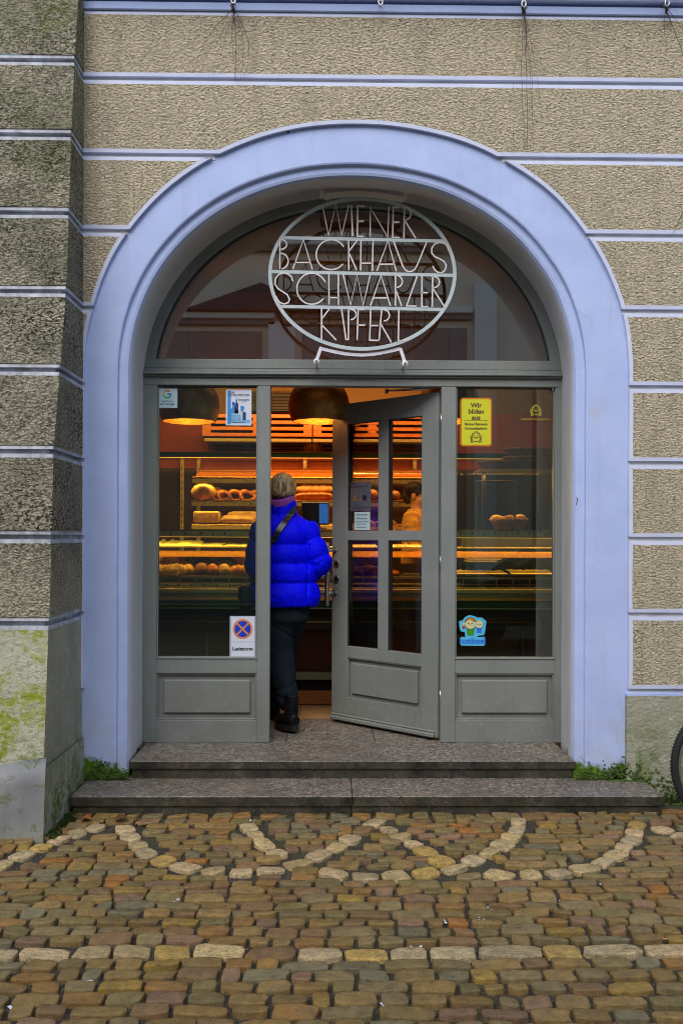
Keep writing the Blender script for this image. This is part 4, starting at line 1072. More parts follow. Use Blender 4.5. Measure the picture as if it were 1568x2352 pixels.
def crest(o, mx, my, s, m, l):
    """two upright lions holding a pretzel under a crown, drawn with thin strokes"""
    y0 = YP - .0014 - .0006 * l; mb = MB()
    def st(pts, w): bar(mb, [(mx + x * s, my + z * s) for x, z in pts], w * s, .0008, m, y0=y0)
    for q in (-1, 1):
        st([(q * .95, -.95), (q * .80, -.55), (q * .86, -.1), (q * .70, .30), (q * .62, .62), (q * .40, .78), (q * .22, .62)], .17)
        st([(q * .45, -.92), (q * .62, -.90), (q * .62, -.50), (q * .80, -.25)], .13); st([(q * .72, .25), (q * .45, .22), (q * .22, .36)], .11); st([(q * .75, -.02), (q * .48, -.10), (q * .25, .02)], .11)
        st([(q * .90, -.40), (q * 1.12, -.15), (q * 1.02, .2), (q * 1.16, .45)], .06)
        st([(0, -.30), (q * .20, -.18), (q * .30, .02), (q * .12, .12), (q * -.06, -.02), (q * -.18, -.22)], .07)
    st([(-.28, .92), (.28, .92)], .10)
    for x in (-.24, 0, .24): st([(x, .92), (x, 1.16)], .09)
    st([(-.42, -.66), (0, -.72), (.42, -.66)], .12)
    mb.build('emblem', o)
crest(o, mx, c + H_ * .185, W_ * .175, 'brown_ink', 3); flat(o, [(mx - W_ * .2, c + H_ * .09), (mx + W_ * .2, c + H_ * .09), (mx + W_ * .2, c + H_ * .094), (mx - W_ * .2, c + H_ * .094)], 'brown_ink', 3)
# guild transfer on the glass
p = U(1230, 943, YP); o = thing('guild_transfer', 'thin gold crest transfer reading Deutsche Innungsbäcker at the top right of the right pane', 'sticker', (p.x, YP, p.z - .05))
crest(o, p.x, p.z, .034, 'gold_ink', 1); text('Deutsche Innungsbäcker', .019, p.x, YP - .002, p.z - .060, 'gold_ink', o)
# children's refuge sticker
o, a, b, c, d = card('refuge_sticker', 'cyan cut-out sticker of three simple figures reading notinsel at the foot of the right pane', 'sticker', 1052, 1412, 1118, 1485, 'cyan', .02)
W_, H_ = b - a, d - c
o.children[0].data.clear_geometry(); bmx = MB()
def P_(x, z): return (a + W_ * x, c + H_ * z)
out = [(.03, .62), (.02, .80), (.14, .82), (.22, .92), (.38, .99), (.55, .96), (.66, .91), (.82, .91), (.97, .80), (.95, .62), (.92, .42), (.88, .36), (.66, .34), (.66, .29), (.92, .31), (.94, .08), (.88, .02), (.10, .03), (.05, .10), (.06, .27), (.14, .31), (.24, .29), (.22, .46), (.08, .48)]
bm2 = bmesh.new(); a_ = [bm2.verts.new((P_(*q)[0], YP - .0014, P_(*q)[1])) for q in out]; f = bm2.faces.new(a_); r_ = bmesh.ops.extrude_face_region(bm2, geom=[f]); bmesh.ops.translate(bm2, verts=[v for v in r_['geom'] if isinstance(v, bmesh.types.BMVert)], vec=(0, .0014, 0)); bmesh.ops.recalc_face_normals(bm2, faces=bm2.faces)
bm2.to_mesh(o.children[0].data); bm2.free(); o.children[0].data.transform(Matrix.Translation(-o.location))
def fig(cx, cz, r, hair, shirt, sw, sh):
    X, Z = P_(cx, cz); r *= W_
    flat(o, [(X - sw * W_, Z - r * .8), (X + sw * W_, Z - r * .8), (X + sw * W_ * .72, Z - r * .8 - sh * H_), (X - sw * W_ * .72, Z - r * .8 - sh * H_)], shirt, 1)
    flat(o, disc(X, Z, r * 1.06), 'ink', 2); flat(o, disc(X, Z, r * .97), 'skin_flat', 3)
    flat(o, [(X - r, Z + r * .1), (X - r * .1, Z + r * .75), (X + r * .4, Z + r * .3), (X + r, Z + r * .15), (X + r * .8, Z + r * .65), (X + r * .3, Z + r), (X - r * .3, Z + r), (X - r * .8, Z + r * .65)], hair, 4)
    for sx in (-.35, .25): flat(o, disc(X + sx * r, Z - r * .02, r * .12, None, 8), 'ink', 4)
    flat(o, [(X - r * .15, Z - r * .25), (X + r * .1, Z - r * .25), (X + r * .1, Z - r * .20), (X - r * .15, Z - r * .20)], 'ink', 4)
fig(.72, .70, .14, 'skin_flat', 'bluet', .10, .17); fig(.42, .73, .20, 'hair_flat', 'green_flat', .15, .24); fig(.18, .70, .06, 'skin_flat', 'red_flat', .05, .10)
text('notinsel', H_ * .26, a + W_ * .5, YP - .003, c + H_ * .10, 'bluet', o, sx=.98, bold=.0012)
# notices on the door pane (door plane)
def dcard(name, label, cat, px0, py0, px1, py1, m):
    u0, z1 = dhit(px1, (py0 + py1) / 2)[0], dhit(px0, py0)[1]; u1 = dhit(px0, (py0 + py1) / 2)[0]; z0 = dhit(px0, py1)[1]
    p = DP((u0 + u1) / 2, -.0245, z0); o = thing(name, label, cat, p); mb = MB(); mb.box(u0, u1, -.0255, -.024, z0, z1, m, 0, DM); mb.build('backing', o); return o, u0, u1, z0, z1
DR = Matrix(((-du.x, -dn.x, 0), (-du.y, -dn.y, 0), (0, 0, 1))).to_4x4()
def dtext(o, body, size, u, z, m, sx=1.0): p = DP(u, -.0235, z); return text(body, size, p.x, p.y, p.z, m, o, M=DR, ext=.0003, sx=sx)
uu = lambda f_: u1 + (u0 - u1) * f_
def dflat(o, pts, m, l=0):
    mb = MB(); k = mb.mi(m); q = [DP(u, -.0236 + .0003 * l, z) for u, z in pts]; mb.bm.faces.new([mb.bm.verts.new(v) for v in q]).material_index = k; return mb.build('print', o)
o, u0, u1, z0, z1 = dcard('guild_notice', 'grey notice with pretzel reading Meisterbetrieb and BÄCKERINNUNG behind the door pane', 'notice', 799, 1108, 846, 1174, 'stick_grey')
W_, H_ = u1 - u0, z1 - z0
dtext(o, 'Meisterbetrieb', H_ * .105, uu(.52), z0 + H_ * .82, 'ink'); dtext(o, 'Mitglied der', H_ * .05, uu(.30), z0 + H_ * .20, 'ink'); dtext(o, 'BÄCKERINNUNG', H_ * .11, uu(.5), z0 + H_ * .08, 'ink', .92); dtext(o, 'REGENSBURG-KELHEIM', H_ * .05, uu(.45), z0 + H_ * .02, 'stick_red')
mbx = MB(); mbx.tube([DP(uu(.12 + .10 * math.cos(t_ * .35) * (1 + .3 * math.sin(t_ * .7))), -.0236, z0 + H_ * (.90 + .07 * math.sin(t_ * .35))) for t_ in range(19)], .003, 'stick_red', 6); mbx.build('pretzel_emblem', o)
dflat(o, [(uu(.12), z0 + H_ * .35), (uu(.55), z0 + H_ * .35), (uu(.55), z0 + H_ * .40), (uu(.28), z0 + H_ * .40), (uu(.26), z0 + H_ * .72), (uu(.22), z0 + H_ * .5), (uu(.18), z0 + H_ * .72), (uu(.13), z0 + H_ * .5)], 'crust_dark')
dflat(o, [(uu(.60), z0 + H_ * .36), (uu(.80), z0 + H_ * .36), (uu(.80), z0 + H_ * .50), (uu(.75), z0 + H_ * .56), (uu(.65), z0 + H_ * .56), (uu(.60), z0 + H_ * .50)], 'ink')
o, u0, u1, z0, z1 = dcard('opening_hours_notice', 'pale blue notice of opening hours headed SCHWARZER KIPFERL behind the door pane', 'notice', 808, 1176, 844, 1217, 'paper_pale')
W_, H_ = u1 - u0, z1 - z0
dtext(o, 'SCHWARZER KIPFERL', H_ * .11, uu(.5), z0 + H_ * .80, 'ink', .8); dtext(o, 'Öffnungszeiten', H_ * .13, uu(.5), z0 + H_ * .60, 'ink')
dtext(o, 'Montag-Freitag  6.00-18.00', H_ * .09, uu(.5), z0 + H_ * .43, 'ink'); dtext(o, 'Samstag  6.00-13.00', H_ * .09, uu(.46), z0 + H_ * .30, 'ink'); dtext(o, 'Inhaber Rudolf Weber', H_ * .08, uu(.5), z0 + H_ * .12, 'ink')

# ------------------------------------------------------------------ shop interior shell
room = thing('shop_room', 'red and ochre walled bakery interior behind the shop front', 'room', (0, 9.0, LZ))
YBW = 9.05; XW0, XW1 = -2.35, 3.0
mb = MB(); mb.box(XW0, XW1, YBW, YBW + .06, 2.72, 4.0, 'intwall'); mb.box(XW0, XW1, YBW - .012, YBW + .06, 2.17, 2.717, 'intred'); mb.box(XW0, XW1, YBW - .008, YBW + .06, LZ - .1, 2.168, 'darkwall')
mb.build('back_wall', room)
mb = MB(); mb.box(XW0 - .05, XW0, 5.83, 9.1, LZ - .1, 4.0, 'intred'); mb.build('side_wall', room)
mb = MB(); mb.box(XW1, XW1 + .05, 5.83, 9.1, LZ - .1, 4.0, 'intred'); mb.build('side_wall', room)
mb = MB(); mb.box(XW0, XW1, 5.83, 9.1, 3.92, 4.0, 'ceil'); mb.build('ceiling', room)
# inner face of the front wall around the shop front
mb = MB(); mb.box(XW0, xL0 - .08, 5.30, 5.828, LZ - .1, 4.0, 'intwall'); mb.box(xR3 + .08, XW1, 5.30, 5.828, LZ - .1, 4.0, 'intwall'); mb.box(XW0, XW1, 5.30, 5.828, 3.74, 4.05, 'intwall')
mb.box(XW0, xL0 + .3, 5.835, 5.86, 2.7, 3.1, 'intwall') if False else None
mb.build('front_wall_core', room)

# ------------------------------------------------------------------ counter
YC = 7.05
def zc(y, Y=YC): return Z_(700, y, Y)
cnt = thing('display_counter', 'long glass fronted bakery display counter with green and wood bands', 'counter', (0, YC, LZ))
CX0, CX1 = -2.3, 2.9
def cb(name, y0, y1, Y0, Y1, m, x0=CX0, x1=CX1, bev=.003):
    mb = MB(); mb.box(x0, x1, Y0, Y1, zc(y1, Y0), zc(y0, Y0), m, bev); return mb.build(name, cnt)
cb('plinth', 1588, 1618, YC - .02, YC + .5, 'wood_plinth'); cb('kick_board', 1562, 1587.5, YC + .05, YC + .4, 'mat'); cb('sill_board', 1545, 1561.5, YC + .0, YC + .5, 'palegreen')
mb = MB(); mb.box(CX0, CX1, YC + .05, YC + .6, zc(1544.5), zc(1449), 'wood_red', 0)
for x in (-1.9, -1.45, -.95, -.33, .3, .9, 1.5, 2.1): mb.box(x - .012, x + .012, YC + .02, YC + .05, zc(1544), zc(1449), 'dkcab', .002); mb.box(x + .0125, x + .02, YC + .03, YC + .05, zc(1544), zc(1449), 'palegreen', .001)
mb.build('base_panel', cnt)
cb('dark_rail', 1430, 1447, YC + .0, YC + .5, 'dkcab'); cb('brass_line', 1427.5, 1429.5, YC - .004, YC + .4, 'brass', bev=0)  # rail in dark cabinet colour below a thin brass line
cb('upper_base', 1400, 1427, YC + .08, YC + .6, 'dkcab'); cb('trim_line', 1396, 1399, YC - .006, YC + .5, 'palegreen', bev=.001); cb('green_band', 1380, 1395.6, YC, YC + .6, 'dkgreen')
cb('wood_band', 1371.5, 1379.5, YC - .012, YC + .6, 'orangeband'); cb('metal_band', 1363, 1371, YC - .004, YC + .6, 'greymetal'); cb('cream_band', 1353.5, 1362.5, YC - .016, YC + .7, 'tanband')
mb = MB(); mb.box(CX0, CX1, YC + .02, YC + .75, zc(1353), zc(1353) + .012, 'greymetal'); mb.build('display_floor', cnt)
mb = MB(); mb.box(CX0, CX1, YC + .74, YC + .76, zc(1350), zc(1300), 'dkcab'); mb.build('display_back', cnt)
zsh = zc(1256)
mb = MB(); mb.box(CX0, CX1, YC + .06, YC + .5, zsh - .008, zsh, 'cglass'); mb.box(CX0, CX1, YC + .052, YC + .06, zsh - .010, zsh + .002, 'rail', .001); mb.build('glass_shelf', cnt)
mb = MB(); mb.box(CX0, CX1, YC + .10, YC + .14, zc(1280, YC + .1), zc(1266, YC + .1), 'orangeband', .002); mb.build('inner_rail', cnt)
zr0, zr1 = zc(1232), zc(1219)
mb = MB(); mb.box(CX0, CX1, YC - .004, YC + .012, zr0, zr1, 'rail', .001); mb.box(CX0, CX1, YC - .010, YC - .004, zr0 - .006, zr0, 'brass', 0); mb.box(CX0, CX1, YC - .010, YC + .02, zr1, zr1 + .006, 'brass', 0); mb.build('price_rail', cnt)
mb = MB(); mb.box(CX0, CX1, YC + .02, YC + .62, zr1 + .004, zr1 + .012, 'cglass'); mb.build('top_glass', cnt)
mb = MB(); mb.box(CX0, CX1, YC - .014, YC - .008, zc(1352), zr0 - .008, 'cglass'); mb.build('front_glass', cnt)
mb = MB(); mb.box(CX0, CX1, YC + .02, YC + .045, zr0 - .008, zr0 - .001, 'strip'); mb.build('light_strip', cnt)
mb = MB()
for x in [-2.2 + .13 * i for i in range(40)]: mb.box(x, x + .008, YC + .07, YC + .078, zc(1353) + .012, zc(1330), 'greymetal')
mb.box(CX0, CX1, YC + .066, YC + .082, zc(1330), zc(1326), 'greymetal'); mb.build('wire_rack', cnt)
# price cards
NAMES = ['Croissant', 'Laugenbreze', 'Mohnzopf', 'Nussecke', 'Mohnstange', 'Apfeltasche', 'Buttersemmel', 'Kaisersemmel', 'Rosinensemmel', 'Topfengolatsche']
ORD = ['first', 'second', 'third', 'fourth', 'fifth', 'sixth', 'seventh', 'eighth', 'ninth', 'tenth', 'eleventh', 'twelfth', 'thirteenth', 'fourteenth']
def pcard(px, py, wpx, hpx, Y, m, label, grp, i):
    a = U(px - wpx / 2, py + hpx / 2, Y); b = U(px + wpx / 2, py - hpx / 2, Y)
    o = thing('price_card', label, 'price card', ((a.x + b.x) / 2, Y, a.z), grp); mb = MB(); mb.box(a.x, b.x, Y - .0015, Y, a.z, b.z, m); mb.build('card', o)
    w = b.x - a.x; h = b.z - a.z; mb = MB(); mb.box(a.x + w * .06, a.x + w * .16, Y - .0022, Y - .0016, a.z + h * .2, b.z - h * .15, 'ink'); mb.build('emblem', o)
    text(NAMES[i % 10], h * .34, a.x + w * .60, Y - .0022, a.z + h * .52, 'ink', o); text('%d,%d0 €' % (1 + i % 3, 2 + i % 7), h * .26, a.x + w * .66, Y - .0022, a.z + h * .14, 'ink', o)
for i, px in enumerate((372, 394, 423, 452, 481, 510, 538)):
    pcard(px, 1346.5, 22 if i == 0 else 27, 12, YC + .045, 'label' if i < 3 else 'label_blue', '%s price card from the left along the foot of the pastry display' % ORD[i], 'price cards under the pastries', i)
for i, px in enumerate((373, 404, 437, 472, 500, 527)): pcard(px, 1225.5, 28, 9.5, YC - .006, 'label', '%s price card from the left on the counter top rail in the left window' % ORD[i], 'price cards on the top rail', i + 3)
for i, px in enumerate((1066, 1094, 1120, 1146, 1172, 1198, 1224, 1250)): pcard(px, 1225.5, 24, 9.5, YC - .006, 'label', '%s price card from the left on the counter top rail in the right window' % ORD[i], 'price cards on the top rail', i + 1)

# ------------------------------------------------------------------ back shelves
YK = 8.5
def zk(y, Y=YK): return Z_(700, y, Y)
shf = thing('bread_shelf', 'wooden slatted bread shelving with cream price rails on the back wall', 'shelf', (0, YK, LZ))
SX0, SX1 = X_(441, 1150, YK), X_(985, 1150, YK)
def slat_shelf(ztop, x0, x1, rise, n, rh, nm='shelf_board'):
    mb = MB()
    for i in range(n):
        t0, t1 = i / n, (i + .55) / n
        q = [(YK + .03 + .36 * t, ztop + rise * t) for t in (t0, t1)]
        P = [(x0 + .02, q[0][0], q[0][1]), (x1 - .02, q[0][0], q[0][1]), (x1 - .02, q[1][0], q[1][1]), (x0 + .02, q[1][0], q[1][1])]
        mb.face(P, 'wood_slat'); mb.face([(p[0], p[1], p[2] - .012) for p in P], 'wood_slat'); mb.face([P[0], P[1], (P[1][0], P[1][1], P[1][2] - .012), (P[0][0], P[0][1], P[0][2] - .012)], 'wood_slat')
    mb.build(nm, shf, recalc=True)
    mb = MB(); mb.box(x0, x1, YK, YK + .018, ztop - rh, ztop - .012, 'rail', .002); mb.box(x0 + .004, x1 - .004, YK - .004, YK + .02, ztop - .011, ztop + .002, 'brass', .001); mb.build('price_rail', shf)
slat_shelf(zk(1097), SX0, SX1, .12, 4, zk(1097) - zk(1110)); slat_shelf(zk(1150), SX0 - .002, SX1, .035, 4, zk(1150) - zk(1163)); slat_shelf(zk(1205), SX0 - .004, SX1, .02, 4, .05)
def rack(y0, y1, Y, x0, x1, nslot, nm='slatted_rack'):
    mb = MB(); z0, z1 = zk(y1, Y), zk(y0, Y); h = (z1 - z0) / (2 * nslot + 1)
    for i in range(nslot + 1): mb.box(x0, x1, Y, Y + .02, z0 + 2 * i * h, z0 + (2 * i + 1) * h + .004, 'wood_slat', .002)
    for x in (x0, (x0 + x1) / 2 - .04, x1 - .08): mb.box(x, x + .08, Y + .0025, Y + .022, z0 + .002, z1 - .002, 'wood_slat', .001)
    mb.box(x0, x1, Y + .05, Y + .06, z0 - .01, z1 + .01, 'dkcab'); mb.build(nm, shf)  # dark sheet added behind the slats so the slots read as shaded
XA = [X_(464, 1000, 8.7), X_(716, 1000, 8.7), X_(719, 1000, 8.7), X_(990, 1000, 8.7)]
rack(953, 1003, 8.72, XA[0], XA[1], 3); rack(953, 1003, 8.72, XA[2], XA[3], 3); rack(1020, 1039, 8.66, XA[0] + .05, XA[1], 2); rack(1020, 1039, 8.66, XA[2], XA[3], 2)
for a, b in ((XA[0] + .04, XA[1]), (XA[2], XA[3])):
    mb = MB(); mb.box(a, b, 8.56, 8.60, zk(1015, 8.56), zk(1008, 8.56), 'rail', .002); mb.box(a - .003, b, 8.552, 8.56, zk(1018, 8.56), zk(1016, 8.56), 'brass', 0); mb.box(a, b, 8.6, 8.72, zk(1007), zk(1006), 'wood_slat'); mb.build('rack_rail', shf)
mb = MB(); cx1 = X_(1182, 1045, YK); cx0 = -2.3; mb.box(cx0, cx1, YK - .03, YK + .4, zk(1049, YK - .03), zk(1041.5, YK - .03), 'dkgreen', .002)
mb.build('green_canopy', shf)
mb = MB(); mb.box(cx0, cx1, YK - .036, YK + .38, zk(1041, YK - .03), zk(1039.3, YK - .03), 'brass'); mb.box(cx0, cx1, YK - .036, YK + .38, zk(1050.7, YK - .03), zk(1049.4, YK - .03), 'brass'); mb.build('canopy_trim', shf)
mb = MB()
for px in (418, 456, 700, 952):
    x = X_(px, 1150, 8.95); mb.box(x - .018, x + .018, 8.95, 8.98, LZ, zk(1052, 8.95), 'rail', .002)
    for k in range(14): mb.box(x - .003, x + .003, 8.948, 8.951, 1.3 + k * .065, 1.33 + k * .065, 'dkcab')
mb.build('shelf_upright', shf)
mb = MB(); mb.box(cx0, cx1, YK + .02, YK + .05, zk(1051.5), zk(1050.9), 'strip'); mb.build('light_strip', shf)

for i, (px, yy, m) in enumerate(((492, 1103.5, 0), (572, 1103.5, 0), (812, 1103.5, 0), (868, 1103.5, 0), (478, 1156.5, 1), (547, 1156.5, 1), (583, 1156.5, 1), (770, 1156.5, 1), (908, 1156.5, 1))):
    pcard(px, yy, 17, 9, YK - .002, 'label', ORD[i % 4 if m == 0 else i - 4] + (' price card from the left on the upper back shelf rail' if m == 0 else ' price card from the left on the lower back shelf rail'), 'price cards on the back shelf rails', i)
# ------------------------------------------------------------------ baked goods
def put(mb, name, label, cat, org, grp): o = mb.build(name, org=org); return tag(o, label, cat, grp)
def croissant(mb, c, L, m, rz=0, h=1.0, bend=.9):
    pts, rad = [], []; n = 44
    for i in range(n + 1):
        t = i / n * 2 - 1; a = t * bend; rr = L / (2 * math.sin(min(bend, 1.4)))
        p = Vector((rr * math.sin(a), -rr * (math.cos(a) - math.cos(bend)), 0)); p.rotate(Matrix.Rotation(rz, 3, 'Z'))
        th = (1 - abs(t) ** 2.1) ** .75; q = .90 + .24 * (1 - ((t * 3.6 + 9) % 1.0)) ** .8 ; r = max(.006, L * .20 * th * q)
        pts.append(Vector(c) + p + Vector((0, 0, L * .17 * h))); rad.append((r * h, r))
    mb.tube(pts, rad, m, 14)
def stick(mb, a, b, r, m, knots=5, sl=.12):
    a, b = Vector(a), Vector(b); n = 40; pts, rad = [], []
    for i in range(n + 1):
        t = i / n; e = (1 - abs(2 * t - 1) ** 5) ** .5; pts.append(a.lerp(b, t)); rad.append(max(.004, r * e * (1 - sl * .6 + 2 * sl * (1 - ((t * knots) % 1.0)))))
    mb.tube(pts, rad, m, 14)
def loaf(mb, c, r, m, seedv=0, rz=0):
    def fn(d):
        g_ = 1 + .03 * noise.noise(d * 3 + Vector((seedv, 0, 0)))
        if d.z > .1: g_ -= .05 * math.exp(-((d.x * 2.2 + math.sin(d.y * 3) * .3) % .8 - .4) ** 2 * 120) + .03 * math.exp(-((d.y * 2.2) % .9 - .45) ** 2 * 140)
        return g_
    mb.sphere(Vector(c), r, m, 28, 18, Matrix.Rotation(rz, 3, 'Z'), fn)
zt_ = zc(1330, YC + .1) ; ztray = zc(1324, YC + .12)
# trays
tray = MB()
for i, (a, b) in enumerate(((355, 472), (474, 562), (620, 760), (790, 870), (885, 975))):
    x0, x1 = X_(a, 1320, YC + .1), X_(b, 1320, YC + .1)
    o = thing('pastry_tray', ['dark tray under the croissants at the left of the display', 'dark tray under the seeded rolls beside the customer', 'dark tray in the display behind the customer', 'dark tray in the display seen through the left door pane', 'dark tray in the display seen through the right door pane'][i], 'tray', ((x0 + x1) / 2, YC + .3, ztray), 'pastry trays')
    mb = MB(); mb.box(x0, x1, YC + .10, YC + .5, ztray - .014, ztray - .008, 'mat', .001); mb.build('base', o)
    mb = MB(); mb.box(x0, x1, YC + .094, YC + .0995, ztray - .014, ztray + .006, 'greymetal', .001); mb.box(x0, x1, YC + .501, YC + .506, ztray - .014, ztray + .012, 'greymetal', .001); mb.build('rim', o)
def pz(px, Y): return X_(px, 1305, Y)
GC = 'pastries in the counter display'
items = [ # kind, px, Y, size, mat, label
 ('c', 404, 7.20, .150, 'crust_pale', 'pale curled croissant at the front of the display, nearest the G sticker side'), ('c', 421, 7.34, .165, 'crust', 'large golden croissant behind the pale curled one'),
 ('c', 372, 7.20, .14, 'crust', 'croissant cut by the left edge of the window'), ('c', 386, 7.34, .16, 'crust', 'golden croissant in the back row at the far left'),
 ('s', 440, 7.22, .040, 'crust', 'knotted nut stick between the croissant and the seeded strudel'), ('s', 470, 7.22, .046, 'crust_dark', 'dark seeded strudel stick in the middle of the display'),
 ('s', 495, 7.22, .042, 'crust_red', 'reddish glazed stick right of the seeded strudel'), ('s', 522, 7.22, .042, 'crust', 'striped bread roll left of the curled bun'),
 ('c', 552, 7.22, .14, 'crust_red', 'dark curled bun next to the blue jacket'), ('b', 452, 7.42, .055, 'crust', 'round golden roll in the back row behind the nut stick'),
 ('b', 503, 7.42, .05, 'crust_red', 'round red brown bun in the back row'), ('b', 527, 7.44, .06, 'crust_red', 'largest red brown bun of the back row'), ('l', 548, 7.42, .055, 'crust_pale', 'pale square loaf piece in the back row beside the jacket'),
 ('s', 412, 7.30, .042, 'crust_pale', 'floury stick tucked between the croissants'), ('s', 486, 7.36, .042, 'crust', 'golden stick behind the seeded strudel'), ('b', 470, 7.42, .05, 'crust_pale', 'pale round roll in the back row'), ('b', 484, 7.44, .05, 'crust_dark', 'dark round roll in the back row'), ('s', 536, 7.3, .040, 'crust_dark', 'dark striped stick left of the jacket'),
 ('b', 806, 7.3, .05, 'crust_red', 'round bun behind the inner door handle'), ('b', 826, 7.25, .045, 'crust_red', 'round bun right of the inner door handle'), ('b', 846, 7.3, .05, 'crust', 'golden bun seen beside the door middle bar'), ('b', 862, 7.25, .045, 'crust_red', 'bun partly behind the door middle bar'), ('c', 902, 7.25, .12, 'crust_red', 'curled bun at the left of the right door pane'), ('b', 735, 7.3, .06, 'crust_red', 'dark bun between the jacket and the door handle')]
for i, (kd, px, Y, s_, m, lb) in enumerate(items):
    mb = MB(); x = pz(px, Y); z = ztray - .004 + (.065 if Y > 7.28 and px < 600 else .004); s_ *= 1.42 if px < 600 else 1.25
    if kd == 'c': croissant(mb, (x, Y, z), s_, m, rg2.uniform(-.5, .5), 1.2)
    if kd == 's': stick(mb, (x - .035, Y - .06, z + s_ * .9), (x + .04, Y + .16, z + s_ * 1.1), s_, m)
    if kd == 'b': mb.sphere((x, Y, z + s_ * .72), (s_, s_, s_ * .74), m, 18, 12)
    if kd == 'l': mb.box(x - s_, x + s_, Y - .05, Y + .05, z, z + s_ * 2, m, .018)
    put(mb, {'c': 'croissant', 's': 'pastry_stick', 'b': 'bread_roll', 'l': 'square_roll'}[kd], lb, 'pastry', (x, Y, z), GC)
# printed paper on the glass shelf
def paper(px0, px1, hz, label, Y0=YC + .08, m='paper_tray', zb=None, seedv=0):
    mb = MB(); k = mb.mi(m); n, r_ = 40, 6; x0, x1 = X_(px0, 1250, Y0), X_(px1, 1250, Y0); zb = zsh + .002 if zb is None else zb; rows = []
    for j in range(r_ + 1):
        t = j / r_; rows.append([mb.bm.verts.new((x0 + (x1 - x0) * i / n, Y0 + .3 * t, zb + hz * (t ** .7) * (.8 + .4 * noise.noise(Vector((i * .25 + seedv, t, 0)))) + (.006 * abs(math.sin(i * PI / 3)) if j == 0 else .0))) for i in range(n + 1)])
    for j in range(r_):
        for i in range(n): f = mb.bm.faces.new((rows[j][i], rows[j][i + 1], rows[j + 1][i + 1], rows[j + 1][i])); f.material_index = k; f.smooth = True
    o = mb.build('bread_paper', recalc=False, org=((x0 + x1) / 2, Y0, zb)); return tag(o, label, 'paper', 'printed papers in the counter')
paper(355, 460, .055, 'crumpled printed paper on the glass shelf at the far left'); paper(458, 510, .03, 'folded green printed paper in the middle of the glass shelf', seedv=7); paper(512, 565, .022, 'flat printed paper on the glass shelf beside the jacket', seedv=3)
paper(800, 866, .02, 'scalloped paper on the glass shelf in the left door pane', seedv=9, m='doily'); paper(884, 968, .025, 'scalloped paper on the glass shelf in the right door pane', seedv=12, m='doily')
zd = zc(1318, YC + .1)
paper(1052, 1165, .03, 'lace paper lying in the display in the right window', zb=zd, m='doily', seedv=1); paper(1175, 1275, .035, 'lace paper at the right end of the display', zb=zd, m='doily', seedv=5)
mb = MB(); mb.box(X_(1050, 1300, YC + .1), CX1 - .1, YC + .07, YC + .5, zd - .012, zd - .004, 'mat', .001); o = mb.build('serving_tray', org=(1.2, YC + .3, zd)); tag(o, 'long dark tray under the lace papers in the right window', 'tray')
mb = MB()
for k_ in range(4): mb.box(X_(1075, 1280, YC + .25) + k_ * .004, X_(1142, 1280, YC + .25) + .03 * (k_ % 2), YC + .25, YC + .5, zc(1290, YC + .25) + k_ * .017, zc(1290, YC + .25) + k_ * .017 + .013, 'doily', .002)
o = mb.build('card_stack', org=(X_(1110, 1280, YC + .3), YC + .3, zc(1290, YC + .25))); tag(o, 'stack of cream cake cards in the right window display', 'card stack')
# loaves on shelves
GB = 'loaves on the back shelves'
z2 = zk(1149); z3 = zk(1204); YL = YK + .17
def xk(px, Y=YL): return X_(px, 1150, Y)
mb = MB(); loaf(mb, (xk(468), YL, z2 + .08), (.122, .11, .085), 'crust'); put(mb, 'round_loaf', 'big scored round loaf at the left end of the upper bread shelf', 'bread', (xk(468), YL, z2), GB)
mb = MB(); loaf(mb, (xk(489), YL + .14, z2 + .075), (.10, .09, .065), 'crust', 3); put(mb, 'round_loaf', 'round loaf half hidden behind the big scored loaf', 'bread', (xk(489), YL + .14, z2), GB)
def pretzel(mb, c, s, m, tilt=.35, rz=0):
    pts = []
    for i in range(61):
        t = i / 60 * 2 * PI; x = s * (math.sin(t) * 1.0 + .45 * math.sin(2 * t) * -1 * .9); y = s * (.55 * math.cos(t) - .28 * math.cos(2 * t) * 1.0)
        pts.append(Vector((x, y, .012 * math.sin(3 * t))))
    Mx = Matrix.Rotation(rz, 3, 'Z') @ Matrix.Rotation(tilt, 3, 'X'); pts = [Vector(c) + Mx @ p for p in pts]
    mb.tube(pts, [s * (.17 + .06 * math.cos(i / 60 * 2 * PI)) for i in range(61)], m, 12)
for px, dy, s_, lb in ((508, 0, .075, 'small pretzel leaning beside the big scored loaf'), (528, .03, .095, 'second glazed pretzel from the big scored loaf'), (556, .0, .10, 'glazed pretzel in the middle of the row'), (580, .04, .10, 'glazed pretzel half hidden by the frame post')):
    mb = MB(); pretzel(mb, (xk(px), YL + dy, z2 + .055), s_, 'crust_red', .9, .3); put(mb, 'pretzel', lb, 'pretzel', (xk(px), YL + dy, z2), 'pretzels on the upper bread shelf')
mb = MB(); mb.box(xk(446), xk(506), YL - .06, YL + .10, z3 + .012, z3 + .12, 'crust_pale', .012); put(mb, 'tin_loaf', 'pale rectangular tin loaf on the lower bread shelf', 'bread', (xk(476), YL, z3), GB)
for i, (a, b, dz, dy, lb) in enumerate(((508, 575, .035, -.06, 'floury baguette lying in front on the lower bread shelf'), (508, 590, .06, .03, 'middle floury baguette on the lower bread shelf'), (520, 600, .095, .08, 'topmost floury baguette on the lower bread shelf'))):
    mb = MB(); stick(mb, (xk(a), YL + dy, z3 + dz), (xk(b) + .05, YL + dy + .02, z3 + dz - .004), .032, 'crust_pale', 7, .06); put(mb, 'baguette', lb, 'baguette', (xk(a), YL + dy, z3 + dz), 'baguettes on the lower bread shelf')
